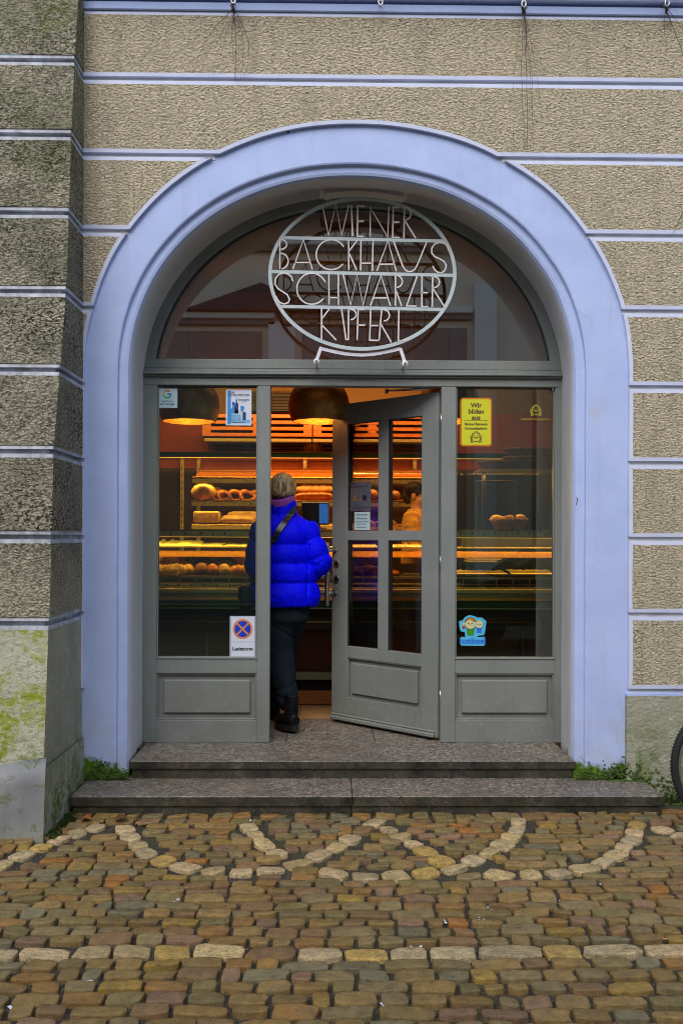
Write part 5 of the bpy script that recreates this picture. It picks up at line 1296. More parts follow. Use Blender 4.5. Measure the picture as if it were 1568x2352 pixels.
for i, (a, b, dz, dy, m, lb) in enumerate(((676, 765, .038, -.05, 'crust_red', 'brown baguette at the front right of the customer head'), (684, 770, .04, .06, 'crust_red', 'brown baguette behind the front one beside the customer head'), (676, 768, .11, .02, 'crust_dark', 'dark long loaf on top of the brown baguettes'))):
    mb = MB(); stick(mb, (xk(a), YL + dy, z2 + dz), (xk(b), YL + dy, z2 + dz + .004), .038, m, 6, .05); put(mb, 'baguette', lb, 'baguette', (xk(a), YL + dy, z2 + dz), 'baguettes beside the customer head')
for i, (px, dz, r_, m, lb) in enumerate(((852, .06, .07, 'crust_dark', 'dark round loaf seen at the right of the notices'), (838, .15, .06, 'crust_red', 'red brown loaf on top of the dark loaf'), (884, .06, .07, 'crust_dark', 'dark loaf left of the clerk'), (905, .055, .06, 'crust_dark', 'dark small loaf beside the clerk head'))):
    mb = MB(); loaf(mb, (xk(px), YL, z2 + dz), (r_, r_ * .9, r_ * .8), m, i); put(mb, 'round_loaf', lb, 'bread', (xk(px), YL, z2), GB)
# croissants on the counter top seen in the door panes
zt2 = zr1 + .014
for px, s_, m, rz_, lb in ((829, .13, 'crust', .9, 'croissant on the counter top behind the opening hours notice'), (848, .15, 'crust', -.5, 'upright croissant on the counter top beside the notice'), (866, .13, 'crust_red', .3, 'croissant on the counter top by the door middle bar'), (893, .14, 'crust', 1.2, 'croissant on the counter top left of the clerk')):
    mb = MB(); croissant(mb, (X_(px, 1190, 7.3), 7.3, zt2), s_, m, rz_, 1.3); put(mb, 'croissant', lb, 'pastry', (X_(px, 1190, 7.3), 7.3, zt2), 'croissants on the counter top')

# till monitor
a, b = U(692, 1206, 7.22), U(757, 1153, 7.22)
o = thing('till_monitor', 'flat till screen with grey bezel standing on the counter', 'monitor', ((a.x + b.x) / 2, 7.22, zt2))
mb = MB(); mb.box(a.x, b.x, 7.22, 7.25, a.z, b.z, 'greymetal', .006); mb.build('housing', o)
mb = MB(); mb.box(a.x + .008, b.x - .008, 7.216, 7.2195, a.z + .008, b.z - .008, 'screen'); mb.build('screen', o)
wx = b.x - a.x; mb = MB(); mb.box(a.x + wx * .63, b.x - .012, 7.2145, 7.2155, a.z + .014, b.z - .014, 'screen_lit'); mb.build('lit_panel', o)
mb = MB(); mb.box((a.x + b.x) / 2 - .04, (a.x + b.x) / 2 + .04, 7.25, 7.27, zt2, a.z + .06, 'greymetal', .003); mb.box((a.x + b.x) / 2 - .09, (a.x + b.x) / 2 + .09, 7.2, 7.34, zt2, zt2 + .012, 'greymetal', .003); mb.build('stand', o)
# black ventilation box high on the wall
a, b = U(572, 946, 8.9), U(694, 902, 8.9); mb = MB(); mb.box(a.x, b.x, 8.9, 9.03, a.z, b.z, 'black', .01)
for i in range(5): mb.box(a.x + .02, b.x - .02, 8.893, 8.9, a.z + .02 + i * .03, a.z + .03 + i * .03, 'mat', .001)
o = mb.build('air_vent_box', org=((a.x + b.x) / 2, 8.9, a.z)); tag(o, 'black slatted air box high on the back wall behind the lamps', 'vent')
# glass sneeze guard box and basket in the right window
a, b = U(1092, 1216, 7.2), U(1183, 1106, 7.2); o = thing('glass_cabinet', 'small glass cabinet with bright edges on the counter in the right window', 'cabinet', ((a.x + b.x) / 2, 7.2, zt2))
mb = MB(); mb.box(a.x, b.x, 7.2, 7.203, zt2, b.z, 'cglass'); mb.box(a.x, a.x + .003, 7.2035, 7.5, zt2, b.z, 'cglass'); mb.box(b.x - .003, b.x, 7.2035, 7.5, zt2, b.z, 'cglass'); mb.box(a.x, b.x, 7.2, 7.5, b.z + .0005, b.z + .004, 'cglass'); mb.build('glass_pane', o)
mb = MB()
for x in (a.x, b.x): mb.box(x - .004, x + .004, 7.194, 7.199, zt2, b.z + .004, 'brass', .001)
mb.box(a.x, b.x, 7.194, 7.199, b.z + .0045, b.z + .009, 'brass', .001); mb.box(a.x, b.x, 7.21, 7.5, (zt2 + b.z) / 2, (zt2 + b.z) / 2 + .004, 'cglass'); mb.build('edge_trim', o)
def basket(cx, cy, cz, rx, ry, h, label, grp='wicker baskets on the high shelf'):
    mb = MB(); n = 7; secs = []
    for i in range(n + 1): t = i / n; secs.append((cz + h * t, cx, cy, rx * (.72 + .28 * t) * (1 + .012 * (i % 2)), ry * (.72 + .28 * t) * (1 + .012 * (i % 2))))
    for i in range(n, 0, -1): t = i / n; secs.append((cz + h * t, cx, cy, rx * (.72 + .28 * t) - .012, ry * (.72 + .28 * t) - .012))
    mb.rings(secs, 'wicker', 40, fn=lambda z, a: 1 + .012 * math.sin(a * 20)); P = [(cx + rx * math.cos(2 * PI * i / 48), cy + ry * math.sin(2 * PI * i / 48), cz + h + .004 * math.sin(i * 2)) for i in range(49)]
    mb.tube(P, .010, 'wicker', 8); o = mb.build('wicker_basket', org=(cx, cy, cz)); return tag(o, label, 'basket', grp)
YH = 7.75; zh = Z_(1150, 1078, YH)
o = thing('high_shelf', 'cream shelf board above the counter in the right window carrying wicker baskets', 'shelf', (1.4, YH, zh - .03))
mb = MB(); mb.box(X_(1100, 1080, YH), CX1, YH, YH + .3, zh - .022, zh, 'rail', .003); mb.build('board', o)
mb = MB(); mb.box(X_(1108, 1080, YH), X_(1108, 1080, YH) + .03, YH + .02, YH + .05, LZ, zh - .023, 'dkcab', .002); mb.box(2.3, 2.33, YH + .02, YH + .05, LZ, zh - .023, 'dkcab', .002); mb.build('upright', o)
basket(X_(1146, 1070, YH + .15), YH + .15, zh, .19, .14, .07, 'shallow wicker basket at the left of the high shelf'); basket(X_(1218, 1070, YH + .16), YH + .16, zh, .24, .14, .11, 'deeper wicker basket on the high shelf beneath another'); basket(X_(1222, 1045, YH + .16), YH + .16, zh + .095, .25, .145, .09, 'wicker basket stacked on top of the deeper basket')
bx = X_(1168, 1190, 7.75); zb2 = Z_(1168, 1205, 7.75)
basket(bx, 7.75, zb2 - .05, .16, .12, .09, 'wicker bread basket behind the glass cabinet', 'wicker baskets low in the right window')
mb = MB(); mb.box(X_(1060, 1210, 7.62), CX1, 7.62, 7.95, zb2 - .075, zb2 - .052, 'dkcab', .003); mb.box(X_(1060, 1210, 7.62), CX1, 7.66, 7.95, LZ, zb2 - .076, 'dkcab', .003); o = mb.build('side_board', org=(1.6, 7.8, LZ)); tag(o, 'dark side board behind the counter in the right window', 'cabinet')
for dx, s_, m, lb in ((-.10, .13, 'crust', 'croissant at the left of the bread basket'), (-.02, .12, 'crust_dark', 'dark roll in the middle of the bread basket'), (.07, .14, 'crust', 'croissant at the right of the bread basket')):
    mb = MB(); croissant(mb, (bx + dx, 7.72, zb2 + .012), s_, m, dx * 6, 1.4); put(mb, 'croissant', lb, 'pastry', (bx + dx, 7.72, zb2 + .01), 'rolls in the bread basket')

# ------------------------------------------------------------------ pendant lamps
LY = 6.45
lsc = F / LY
def pendant(px, label):
    x = X_(px, 968, LY); zr = Z_(px, 968.5, LY); Rr = 70 / lsc; o = thing('pendant_lamp', label, 'lamp', (x, LY, zr), 'brass dome lamps over the counter')
    rim = 60 / lsc; a0 = math.asin(rim / Rr); prof = []
    for i in range(31): t = (PI - a0) * (1 - i / 30) ; prof.append((Rr * math.sin(t), Rr * -math.cos(t) * -1 * 1.0))
    # profile from the rim (bottom) to the crown
    prof = [(Rr * math.sin(t), -Rr * math.cos(t)) for t in [a0 + (PI - a0) * i / 30 for i in range(31)]]; base = prof[0][1]
    mb = MB(); mb.lathe([(max(r, .0005), zr + h - base) for r, h in prof], 'lampshell', x, LY, 0, 48, caps=False); sh = mb.build('lamp_shade', o)
    mb = MB(); mb.lathe([(max(r - .005, .0004), zr + (h - base) * .985 + .001) for r, h in prof], 'gold', x, LY, 0, 48, caps=False); mb.lathe([(prof[0][0] - .0052, zr + .001), (prof[0][0] + .001, zr - .0015)], 'brass', x, LY, 0, 48, caps=False); mb.build('gold_lining', sh)
    mb = MB(); mb.sphere((x, LY, zr + .13), .045, 'bulb', 16, 10); mb.build('bulb', sh)
    mb = MB(); ztop = zr + Rr * (1 + math.cos(a0)); mb.tube([(x, LY, ztop - .002), (x, LY, 3.92)], .004, 'black', 6); mb.lathe([(.03, ztop - .01), (.03, ztop + .04), (.006, ztop + .05)], 'black', x, LY, 0, 20); mb.build('cable', o)
    ld = bpy.data.lights.new('lamp_light', 'POINT'); ld.energy = LAMP_W; ld.color = (1, .50, .16); ld.shadow_soft_size = .05; lo = bpy.data.objects.new('lamp_light', ld); C.objects.link(lo); lo.parent = o; lo.location = (0, 0, .15)
LAMP_W = 5
for px, lb in ((434, 'brass dome lamp behind the left pane'), (732, 'brass dome lamp over the doorway left of the open door'), (1030, 'brass dome lamp mostly hidden behind the right post and yellow sticker')): pendant(px, lb)
def strip_or_fill_light(x, y, z, sx, sy, e, rx, col=(1, .44, .09)):
    ld = bpy.data.lights.new('shelf_or_fill_light', 'AREA'); ld.shape = 'RECTANGLE'; ld.size = sx; ld.size_y = sy; ld.energy = e; ld.color = col
    o = bpy.data.objects.new('shelf_or_fill_light', ld); C.objects.link(o); o.location = (x, y, z); o.rotation_euler = (rx, 0, 0); return o
strip_or_fill_light(-.2, YK + .02, zk(1051.5) - .01, 2.6, .03, 6, R(34))
strip_or_fill_light(-.3, YK + .10, zk(1110) - .01, 2.2, .03, 2.4, R(10)); strip_or_fill_light(-.3, YK + .10, zk(1163) - .01, 2.2, .03, 2.4, R(10))
strip_or_fill_light(.2, YC + .05, zr0 - .012, 4.4, .02, 22, R(32)); strip_or_fill_light(-.2, YK - .1, 2.75, 2.6, .05, 8, R(60), (1, .42, .12))
strip_or_fill_light(-.2, 7.5, 3.5, 2.6, .2, 20, R(52), (1, .45, .12)); strip_or_fill_light(1.0, YC + .7, zh - .04, 1.6, .03, 9.0, R(-20)); strip_or_fill_light(0, 7.6, 3.85, 3.2, 1.2, 4, 0, (1, .55, .2))  # fill lights added without fittings to brighten shelf fronts, right window and room
# ------------------------------------------------------------------ people
def mk_cloth(name, a, b, rough=.75, sc=60, sheen=0.0, bmp=.3, bsc=25, bd=.006):
    s = N(name); c = s.mix(s.ramp(s.noise(sc, 4), [(.35, 0), (.65, 1)]), a, b)
    return s.done(c, rough, s.bump(s.math('ADD', s.noise(bsc, 4, .5, .6), s.math('MULTIPLY', s.noise(bsc * 6, 3), .12)), bmp, bd), Sheen_Weight=sheen, Specular_IOR_Level=.10)
MT['jacket'] = mk_cloth('blue_nylon', (.001, .002, .93), (.002, .004, .97), .62, 8, .0, .5, 22, .012)
MT['trousers'] = mk_cloth('grey_wool', (.006, .011, .016), (.020, .030, .040), .95, 160, .0, .4, 14, .010)
MT['boot'] = mk_cloth('black_leather', (.006, .006, .008), (.014, .014, .016), .3, 20, 0, .3, 40, .003)
MT['sole'] = simple('black_rubber', (.010, .010, .010), .6)
MT['band'] = mk_cloth('purple_knit', (.22, .04, .30), (.34, .08, .42), .9, 220, .4, .5, 200, .002)
MT['strap'] = simple('black_strap', (.012, .014, .018), .35, 0, .3)
MT['buckle'] = simple('gold_buckle', (.75, .6, .3), .25, 1.0, .1)
MT['skin'] = simple('skin', (.52, .30, .20), .5, 0, .08, 20)
MT['mustard'] = mk_cloth('mustard_knit', (.42, .24, .06), (.50, .30, .08), .9, 90, .2, .3, 30, .005)
MT['eye'] = simple('eye', (.3, .28, .25), .15); 
def mk_hair(name, a, b, c):
    s = N(name); v = s.coord((1, 1, .10)); n1 = s.noise(95, 4, .6, .3, v); n2 = s.noise(7, 4, .6, .5)
    col = s.mix(s.ramp(n1, [(.40, 0), (.60, 1)]), a, b); col = s.mix(s.ramp(n2, [(.45, 0), (.7, .7)]), col, c)
    return s.done(col, .42, s.bump(n1, .9, .006))
MT['blond'] = mk_hair('blond_hair', (.13, .08, .03), (.66, .50, .27), (.26, .17, .08))
MT['darkhair'] = mk_hair('dark_hair', (.008, .006, .005), (.03, .02, .015), (.015, .01, .008))

def V(*a): return Vector(a)
def limb(mb, joints, rads, seg=18):
    pts, rr = [], []
    for i in range(len(joints) - 1):
        for k in range(6):
            t = k / 6; pts.append(joints[i].lerp(joints[i + 1], t)); rr.append(rads[i] + (rads[i + 1] - rads[i]) * t)
    pts.append(joints[-1]); rr.append(rads[-1]); 
    for _ in range(2): pts = [pts[0]] + [(pts[i - 1] + pts[i] * 2 + pts[i + 1]) / 4 for i in range(1, len(pts) - 1)] + [pts[-1]]
    mb.tube(pts, rr, 'skin', seg)
def head_into(mb, c, yaw, pitch=0, s=1.0):
    """head facing -Y locally, centred on the skull"""
    M4 = Matrix.Translation(c) @ Matrix.Rotation(yaw, 4, 'Z') @ Matrix.Rotation(pitch, 4, 'X'); T = lambda x, y, z: M4 @ Vector((x * s, y * s, z * s)); M3 = M4.to_3x3()
    mb.sphere(T(0, .012, .022), (.074 * s, .093 * s, .088 * s), 'skin', 24, 16, M3)
    mb.sphere(T(0, -.018, -.035), (.060 * s, .070 * s, .085 * s), 'skin', 22, 14, M3)
    mb.sphere(T(0, -.050, -.092), (.030 * s, .028 * s, .026 * s), 'skin', 14, 10, M3)
    mb.tube([T(0, -.082, .012), T(0, -.096, -.012), T(0, -.108, -.034), T(0, -.094, -.044)], [.008 * s, .010 * s, .014 * s, .012 * s], 'skin', 10)
    mb.tube([T(-.026, -.076, -.066), T(0, -.088, -.063), T(.026, -.076, -.066)], [.005 * s, .009 * s, .005 * s], 'skin', 8)
    mb.tube([T(-.045, -.066, .028), T(0, -.082, .024), T(.045, -.066, .028)], [.008 * s, .009 * s, .008 * s], 'skin', 8)
    for sx in (-1, 1):
        mb.sphere(T(sx * .076, .010, -.012), (.011 * s, .020 * s, .034 * s), 'skin', 12, 8, M3)
        mb.sphere(T(sx * .040, -.058, -.030), (.022 * s, .020 * s, .024 * s), 'skin', 12, 8, M3)
    return T
def hand_into(mb, wrist, d, up, s=1.0, side=1):
    """palm plus five bent fingers; d = direction of the hand, up = back of the hand"""
    d = d.normalized(); up = (up - d * up.dot(d)).normalized(); r = d.cross(up) * side
    P = lambda a, b, c: wrist + d * a * s + r * b * s + up * c * s
    mb.tube([P(0, 0, 0), P(.035, 0, .002), P(.075, 0, 0), P(.092, 0, -.003)], [(.017 * s, .026 * s), (.015 * s, .038 * s), (.014 * s, .042 * s), (.010 * s, .038 * s)], 'skin', 14, up=up)
    for i, (b, ln) in enumerate(((-.030, .070), (-.011, .080), (.010, .075), (.029, .058))):
        mb.tube([P(.082, b, 0), P(.082 + ln * .45, b * 1.05, -.004), P(.082 + ln * .78, b * 1.05, -.020), P(.082 + ln * .88, b * 1.05, -.040)], [.0092 * s, .0088 * s, .008 * s, .0065 * s], 'skin', 9)
    mb.tube([P(.018, -.026, -.004), P(.045, -.052, -.010), P(.070, -.060, -.022), P(.088, -.058, -.034)], [.012 * s, .011 * s, .0095 * s, .007 * s], 'skin', 9)
def body_mesh(J, label, name='person', cat='person'):
    mb = MB()
    head_into(mb, J['head'], J['hyaw'], J.get('hpitch', 0))
    mb.tube([J['head'] + V(0, .0, -.05), J['head'].lerp(J['chest'], .35) + V(0, 0, -.05), J['chest'] + V(0, 0, .10)], [.05, .052, .075], 'skin', 18)
    mb.tube([J['chest'] + V(0, 0, .14), J['chest'] + V(0, 0, .08), J['chest'], J['chest'].lerp(J['pelvis'], .5), J['pelvis'] + V(0, 0, .05), J['pelvis'] + V(0, 0, -.07)], [(.07, .06), (.15, .09), (.155, .10), (.125, .09), (.155, .105), (.12, .09)], 'skin', 22, up=J['side'])
    for q in ('l', 'r'):
        limb(mb, [J['sh' + q], J['el' + q], J['wr' + q]], [.042, .036, .025]); mb.sphere(J['sh' + q] + V(0, 0, -.03), .045, 'skin', 14, 10)
        hand_into(mb, J['wr' + q], J['hd' + q], V(0, 0, 1), 1.0, 1 if q == 'l' else -1)
        limb(mb, [J['hip' + q], J['kn' + q], J['an' + q]], [.085, .055, .035])
        mb.tube([J['an' + q] + V(0, 0, .02), J['an' + q] + V(0, 0, -.04), J['an' + q] + J['ft' + q] * .10 + V(0, 0, -.06), J['an' + q] + J['ft' + q] * .18 + V(0, 0, -.075)], [.036, .036, .032, .02], 'skin', 12)
    o = remesh(mb, name, None, 'skin', .0065, 3); tag(o, label, cat); return o
def eyes(o, T):
    for sx in (-1, 1):
        mb = MB(); mb.sphere(T(sx * .031, -.068, .004), .0115, 'eye', 12, 8); mb.build('eye', o)

# ---- customer seen from behind
PY = 6.18; SCL = F / PY
def px_(x, y=1300): return X_(x, y, PY)
def pz_(y): return Z_(655, y, PY)
xc = px_(652)
hc = V(px_(649, 1120), PY + .005, pz_(1087) - .105)
anr = V(px_(669, 1620), 6.09, .335); anl = V(px_(624, 1620), 6.50, .30)
dr_ = V(-.52, .854, 0).normalized(); dl_ = V(-.1, 1, 0).normalized()
J = dict(head=hc, hyaw=PI + .12, chest=V(xc, PY, 1.50), pelvis=V(xc, PY + .01, 1.08), side=(1, 0, 0),
    shr=V(xc + .165, PY, 1.575), elr=V(xc + .245, PY - .03, 1.325), wrr=V(xc + .13, PY + .20, 1.22), shl=V(xc - .16, PY, 1.575), ell=V(xc - .185, PY + .0, 1.31), wrl=V(xc - .10, PY + .21, 1.21),
    hdr=V(-.5, .8, .1), hdl=V(.35, .9, .1), hipr=V(px_(640), PY, 1.05), knr=V(px_(640), PY + .02, .72), anr=anr, hipl=V(px_(668), PY + .03, 1.05), knl=V(px_(650), PY + .20, .72), anl=anl, ftr=dr_, ftl=dl_)
cus = body_mesh(J, 'person in bright blue puffer jacket and grey trousers walking into the shop doorway')
T = lambda x, y, z: Matrix.Translation(hc) @ Matrix.Rotation(PI + .12, 4, 'Z') @ Vector((x, y, z)); eyes(cus, T)
# hair: rounded bob with strand relief
mb = MB()
def hfn(d):
    a = math.atan2(d.x, d.y); q = 1 + .012 * noise.noise(Vector((a * 7, d.z * 1.5, 2))) + .006 * noise.noise(Vector((a * 22, d.z * 1.2, 4)))
    if d.z < .15: q *= 1 + .13 * min(.5, .15 - d.z)
    return q
mb.sphere(hc + V(0, -.010, .010), (.090, .106, .100), 'blond', 64, 34, None, hfn)
# cut the underside and the face side away
bm_ = mb.bm
hb = bmesh.ops.bisect_plane(bm_, geom=bm_.verts[:] + bm_.edges[:] + bm_.faces[:], plane_co=hc + V(0, -.11, -.058), plane_no=(0, .25, -1), clear_outer=True)
hb = bmesh.ops.bisect_plane(bm_, geom=bm_.verts[:] + bm_.edges[:] + bm_.faces[:], plane_co=hc + V(0, .055, .04), plane_no=(0, 1, -.55), clear_outer=True)
o = mb.build('hair', cus); so = o.modifiers.new('s', 'SOLIDIFY'); so.thickness = .012; so.offset = -1
mb = MB(); rg3 = random.Random(3)                     # strands hanging over the nape
k = mb.mi('blond')
for i in range(420):
    a = rg3.uniform(-1.9, 1.9); zt_s = rg3.uniform(-.01, .07); zb_s = -.052 - .022 * math.cos(a) + rg3.gauss(0, .005)
    pts = []
    for j in range(5):
        t = j / 4; z = zt_s + (zb_s - zt_s) * t; rr = math.sqrt(max(.02, 1 - (z - .012) ** 2 / .101 ** 2)); f_ = 1.01 + .012 * rg3.random() - (.06 * t * t if z < -.02 else 0)
        pts.append(hc + V(math.sin(a + .08 * t * math.sin(i)) * .092 * rr * f_, -.010 - math.cos(a) * .108 * rr * f_, z))
    w_ = .0022
    tv = V(math.cos(a), math.sin(a), 0) * w_
    L1 = [mb.bm.verts.new(p - tv * (1 - .6 * j / 4)) for j, p in enumerate(pts)]; L2 = [mb.bm.verts.new(p + tv * (1 - .6 * j / 4)) for j, p in enumerate(pts)]
    for j in range(4): f = mb.bm.faces.new((L1[j], L1[j + 1], L2[j + 1], L2[j])); f.material_index = k; f.smooth = True
mb.build('hair_strands', cus, recalc=False)
# knitted band round the neck
mb = MB(); secs = []
for z, r1, r2 in ((-.105, .070, .074), (-.10, .076, .082), (-.085, .080, .088), (-.065, .083, .092), (-.050, .084, .094), (-.044, .080, .090), (-.050, .074, .084), (-.10, .066, .070)): secs.append((hc.z + z, hc.x, hc.y - .006, r1, r2))
rr_ = mb.rings(secs, 'band', 40, caps=False)
for v in mb.bm.verts: v.co.z += (v.co.x - hc.x) * .22 + (v.co.y - hc.y) * .30
mb.build('headband', cus)
# jacket
mb = MB()
zbnd = [1.030, 1.192, 1.322, 1.447, 1.615]
base = [(1.030, .222, .150), (1.10, .226, .152), (1.192, .214, .148), (1.322, .188, .142), (1.447, .184, .140), (1.53, .196, .138), (1.585, .186, .124), (1.615, .150, .108), (1.645, .105, .092), (1.67, .090, .088), (1.71, .086, .086), (1.748, .082, .084), (1.756, .074, .076)]
def bint(z):
    for p, q in zip(base, base[1:]):
        if z <= q[0]: t = (z - p[0]) / (q[0] - p[0]); return p[1] + (q[1] - p[1]) * t, p[2] + (q[2] - p[2]) * t
    return base[-1][1:]
def puff(z):
    for a, b in zip(zbnd, zbnd[1:]):
        if a <= z <= b: return .026 * max(0.0, math.sin(PI * (z - a) / (b - a))) ** .5
    if 1.655 < z < 1.755: return .012 * math.sin(PI * (z - 1.655) / .1) ** .6
    return 0
secs = []; z = 1.030; zs = []
while z < 1.756: zs.append(z); z += .006
secs = [(1.034, xc, PY + .005, .19, .13)]
for z in zs:
    rx, ry = bint(z); p = puff(z); lean = max(0, z - 1.45) * .06; secs.append((z, xc - .002 + (hc.x - xc) * max(0, (z - 1.6)) / .16, PY + lean, rx + p, ry + p))
def wr(z, a):
    return 1 + .020 * noise.noise(Vector((a * 3.2, z * 16, 1))) + .012 * noise.noise(Vector((a * 9, z * 30, 7)))
mb.rings(secs, 'jacket', 64, fn=wr)
def sleeve(J0, J1, J2, r0, r1, r2, seams):
    n = 60; pts, rad = [], []; L0 = (J1 - J0).length; L1 = (J2 - J1).length; Lt = L0 + L1
    raw = []
    for i in range(n + 1):
        s_ = i / n * Lt; raw.append(J0.lerp(J1, s_ / L0) if s_ < L0 else J1.lerp(J2, (s_ - L0) / L1))
    for _ in range(14): raw = [raw[0]] + [(raw[i - 1] + raw[i] * 2 + raw[i + 1]) / 4 for i in range(1, n)] + [raw[-1]]
    for i in range(n + 1):
        t = i / n; s_ = t * Lt; r = r0 + (r1 - r0) * min(1, s_ / L0) if s_ < L0 else r1 + (r2 - r1) * (s_ - L0) / L1
        ph = (s_ / seams) % 1; r += .020 * max(0.0, math.sin(PI * ph)) ** .5 - .008; rad.append(r)
    mb.tube(raw, rad, 'jacket', 32, fn=lambda t, a: 1 + .03 * noise.noise(Vector((math.cos(a) * 1.5, math.sin(a) * 1.5, t * 14))))
sleeve(V(xc + .125, PY, 1.575), J['elr'], J['wrr'] + V(.01, -.02, 0), .088, .078, .052, .122)
sleeve(V(xc - .12, PY, 1.575), J['ell'], J['wrl'] + V(-.01, -.02, 0), .088, .080, .052, .122)
def jdisp(p, nrm):
    ds = min(abs(p.z - zz) for zz in zbnd + [1.655]); near = math.exp(-ds / .018)
    a = math.atan2(p.y - PY, p.x - xc)
    cr_ = noise.noise(Vector((a * 9 + p.z * 12, p.z * 10, 3))); fold = -.016 * max(0, 1 - abs(cr_) * 8) * (.3 + near) * max(0, .5 + noise.noise(p * 5))
    big = .007 * noise.noise(Vector((a * 2.5, p.z * 7, 8)))
    side = -.010 * math.exp(-((p.x - xc - .165) / .008) ** 2) * (1 if p.y < PY and p.z < 1.45 else 0)
    return fold + big + side + .004 * near * noise.noise(Vector((a * 26, p.z * 8, 1))) + .0012 * noise.noise(p * 60)
def jdisp_old(p, nrm): return .0035 * noise.noise(p * 17) + .002 * noise.noise(Vector((p.x * 40 + p.z * 25, p.y * 30, p.z * 9)))
remesh(mb, 'jacket', cus, 'jacket', .0062, 1, jdisp)
# trousers: wide wool legs joined at the hips
mb = MB()
mb.tube([V(xc, PY + .01, 1.12), V(xc, PY + .01, 1.04), V(xc, PY + .01, .94), V(xc, PY + .01, .90)], [(.17, .125), (.185, .135), (.17, .13), (.12, .10)], 'trousers', 28, up=(1, 0, 0))
def leg(h, kn, an, drop, R_2):
    P_ = [h, h.lerp(kn, .5), kn, kn.lerp(an, .5), kn.lerp(an, .85), an + V(0, 0, drop)]; pts, rr = [], []
    for i in range(5):
        for q in range(5): t = q / 5; pts.append(P_[i].lerp(P_[i + 1], t)); rr.append(R_2[i] + (R_2[i + 1] - R_2[i]) * t)
    pts.append(P_[-1]); rr.append(R_2[-1])
    for _ in range(3): pts = [pts[0]] + [(pts[i - 1] + pts[i] * 2 + pts[i + 1]) / 4 for i in range(1, len(pts) - 1)] + [pts[-1]]
    mb.tube(pts, rr, 'trousers', 32, fn=lambda t, a: 1 + .07 * noise.noise(Vector((math.cos(a) * 1.5, math.sin(a) * 1.5, t * 3 + h.x * 9))) + .05 * math.sin(3 * a + t * 5) * (.4 + .6 * abs(t - .5) * 2))
leg(V(px_(642), PY, 1.0), J['knr'], anr + V(-.004, .0, 0), .035, [.110, .104, .098, .086, .070, .060])
leg(V(px_(672), PY + .03, 1.0), J['knl'], anl, .06, [.105, .100, .09, .085, .08, .075])
def tfold(p, n_):
    d = .0045 * noise.noise(Vector((p.x * 12 + p.z * 9, p.y * 12, p.z * 9)))
    for zf, am, sl in ((.93, .010, .5), (.86, .008, -.6), (.74, .009, .5), (.68, .006, -.3), (.50, .007, .4), (.42, .009, -.5), (.365, .007, .3)): q = (p.z - zf - sl * (p.x - px_(655)) - .02 * noise.noise(p * 6)); d -= am * math.exp(-(q / .012) ** 2) * max(0, .3 + noise.noise(p * 3.1 + Vector((zf * 9, 0, 0))) * 1.6)
    return d
remesh(mb, 'trousers', cus, 'trousers', .007, 3, tfold)
# boots
def boot(an, d, lift):
    d = d.normalized(); sd_ = V(-d.y, d.x, 0); g_ = V(an.x, an.y, LZ)
    P = lambda a, b, c: g_ + d * a + sd_ * b + V(0, 0, c + lift * max(0, (.20 - a) / .26))
    mb = MB(); mb.tube([P(0, 0, .235), P(0, 0, .19), P(.0, 0, .13), P(.012, 0, .075)], [(.050, .046), (.052, .048), (.050, .046), (.056, .046)], 'boot', 22, up=d)
    mb.tube([P(-.055, 0, .062), P(-.02, 0, .066), P(.05, 0, .07), (P(.11, 0, .062)), P(.16, 0, .052), P(.198, 0, .045)], [(.035, .034), (.044, .040), (.052, .042), (.040, .046), (.030, .046), (.016, .030)], 'boot', 22, up=(0, 0, 1))
    o = remesh(mb, 'boot', cus, 'boot', .005, 3)
    mb = MB(); out = []
    for i in range(36):
        a = 2 * PI * i / 36; x = .072 + math.cos(a) * .138; w_ = .040 + .010 * math.sin((x + .06) * 12); out.append((x, math.copysign(abs(math.sin(a)) ** .7, math.sin(a)) * w_))
    for z0, z1, sc in ((.0, .020, 1.0), (.0205, .036, .97)):
        A = [mb.bm.verts.new(P(x * sc, y * sc, z0)) for x, y in out]; Bt = [mb.bm.verts.new(P(x * sc, y * sc, z1)) for x, y in out]; k = mb.mi('sole')
        mb.bm.faces.new(A[::-1]).material_index = k; mb.bm.faces.new(Bt).material_index = k
        for i in range(36): mb.bm.faces.new((A[i], A[(i + 1) % 36], Bt[(i + 1) % 36], Bt[i])).material_index = k
    mb.build('sole', o)
boot(V(anr.x + .006, 6.05, 0), dr_, .022); boot(V(anl.x, anl.y, 0), dl_, 0)
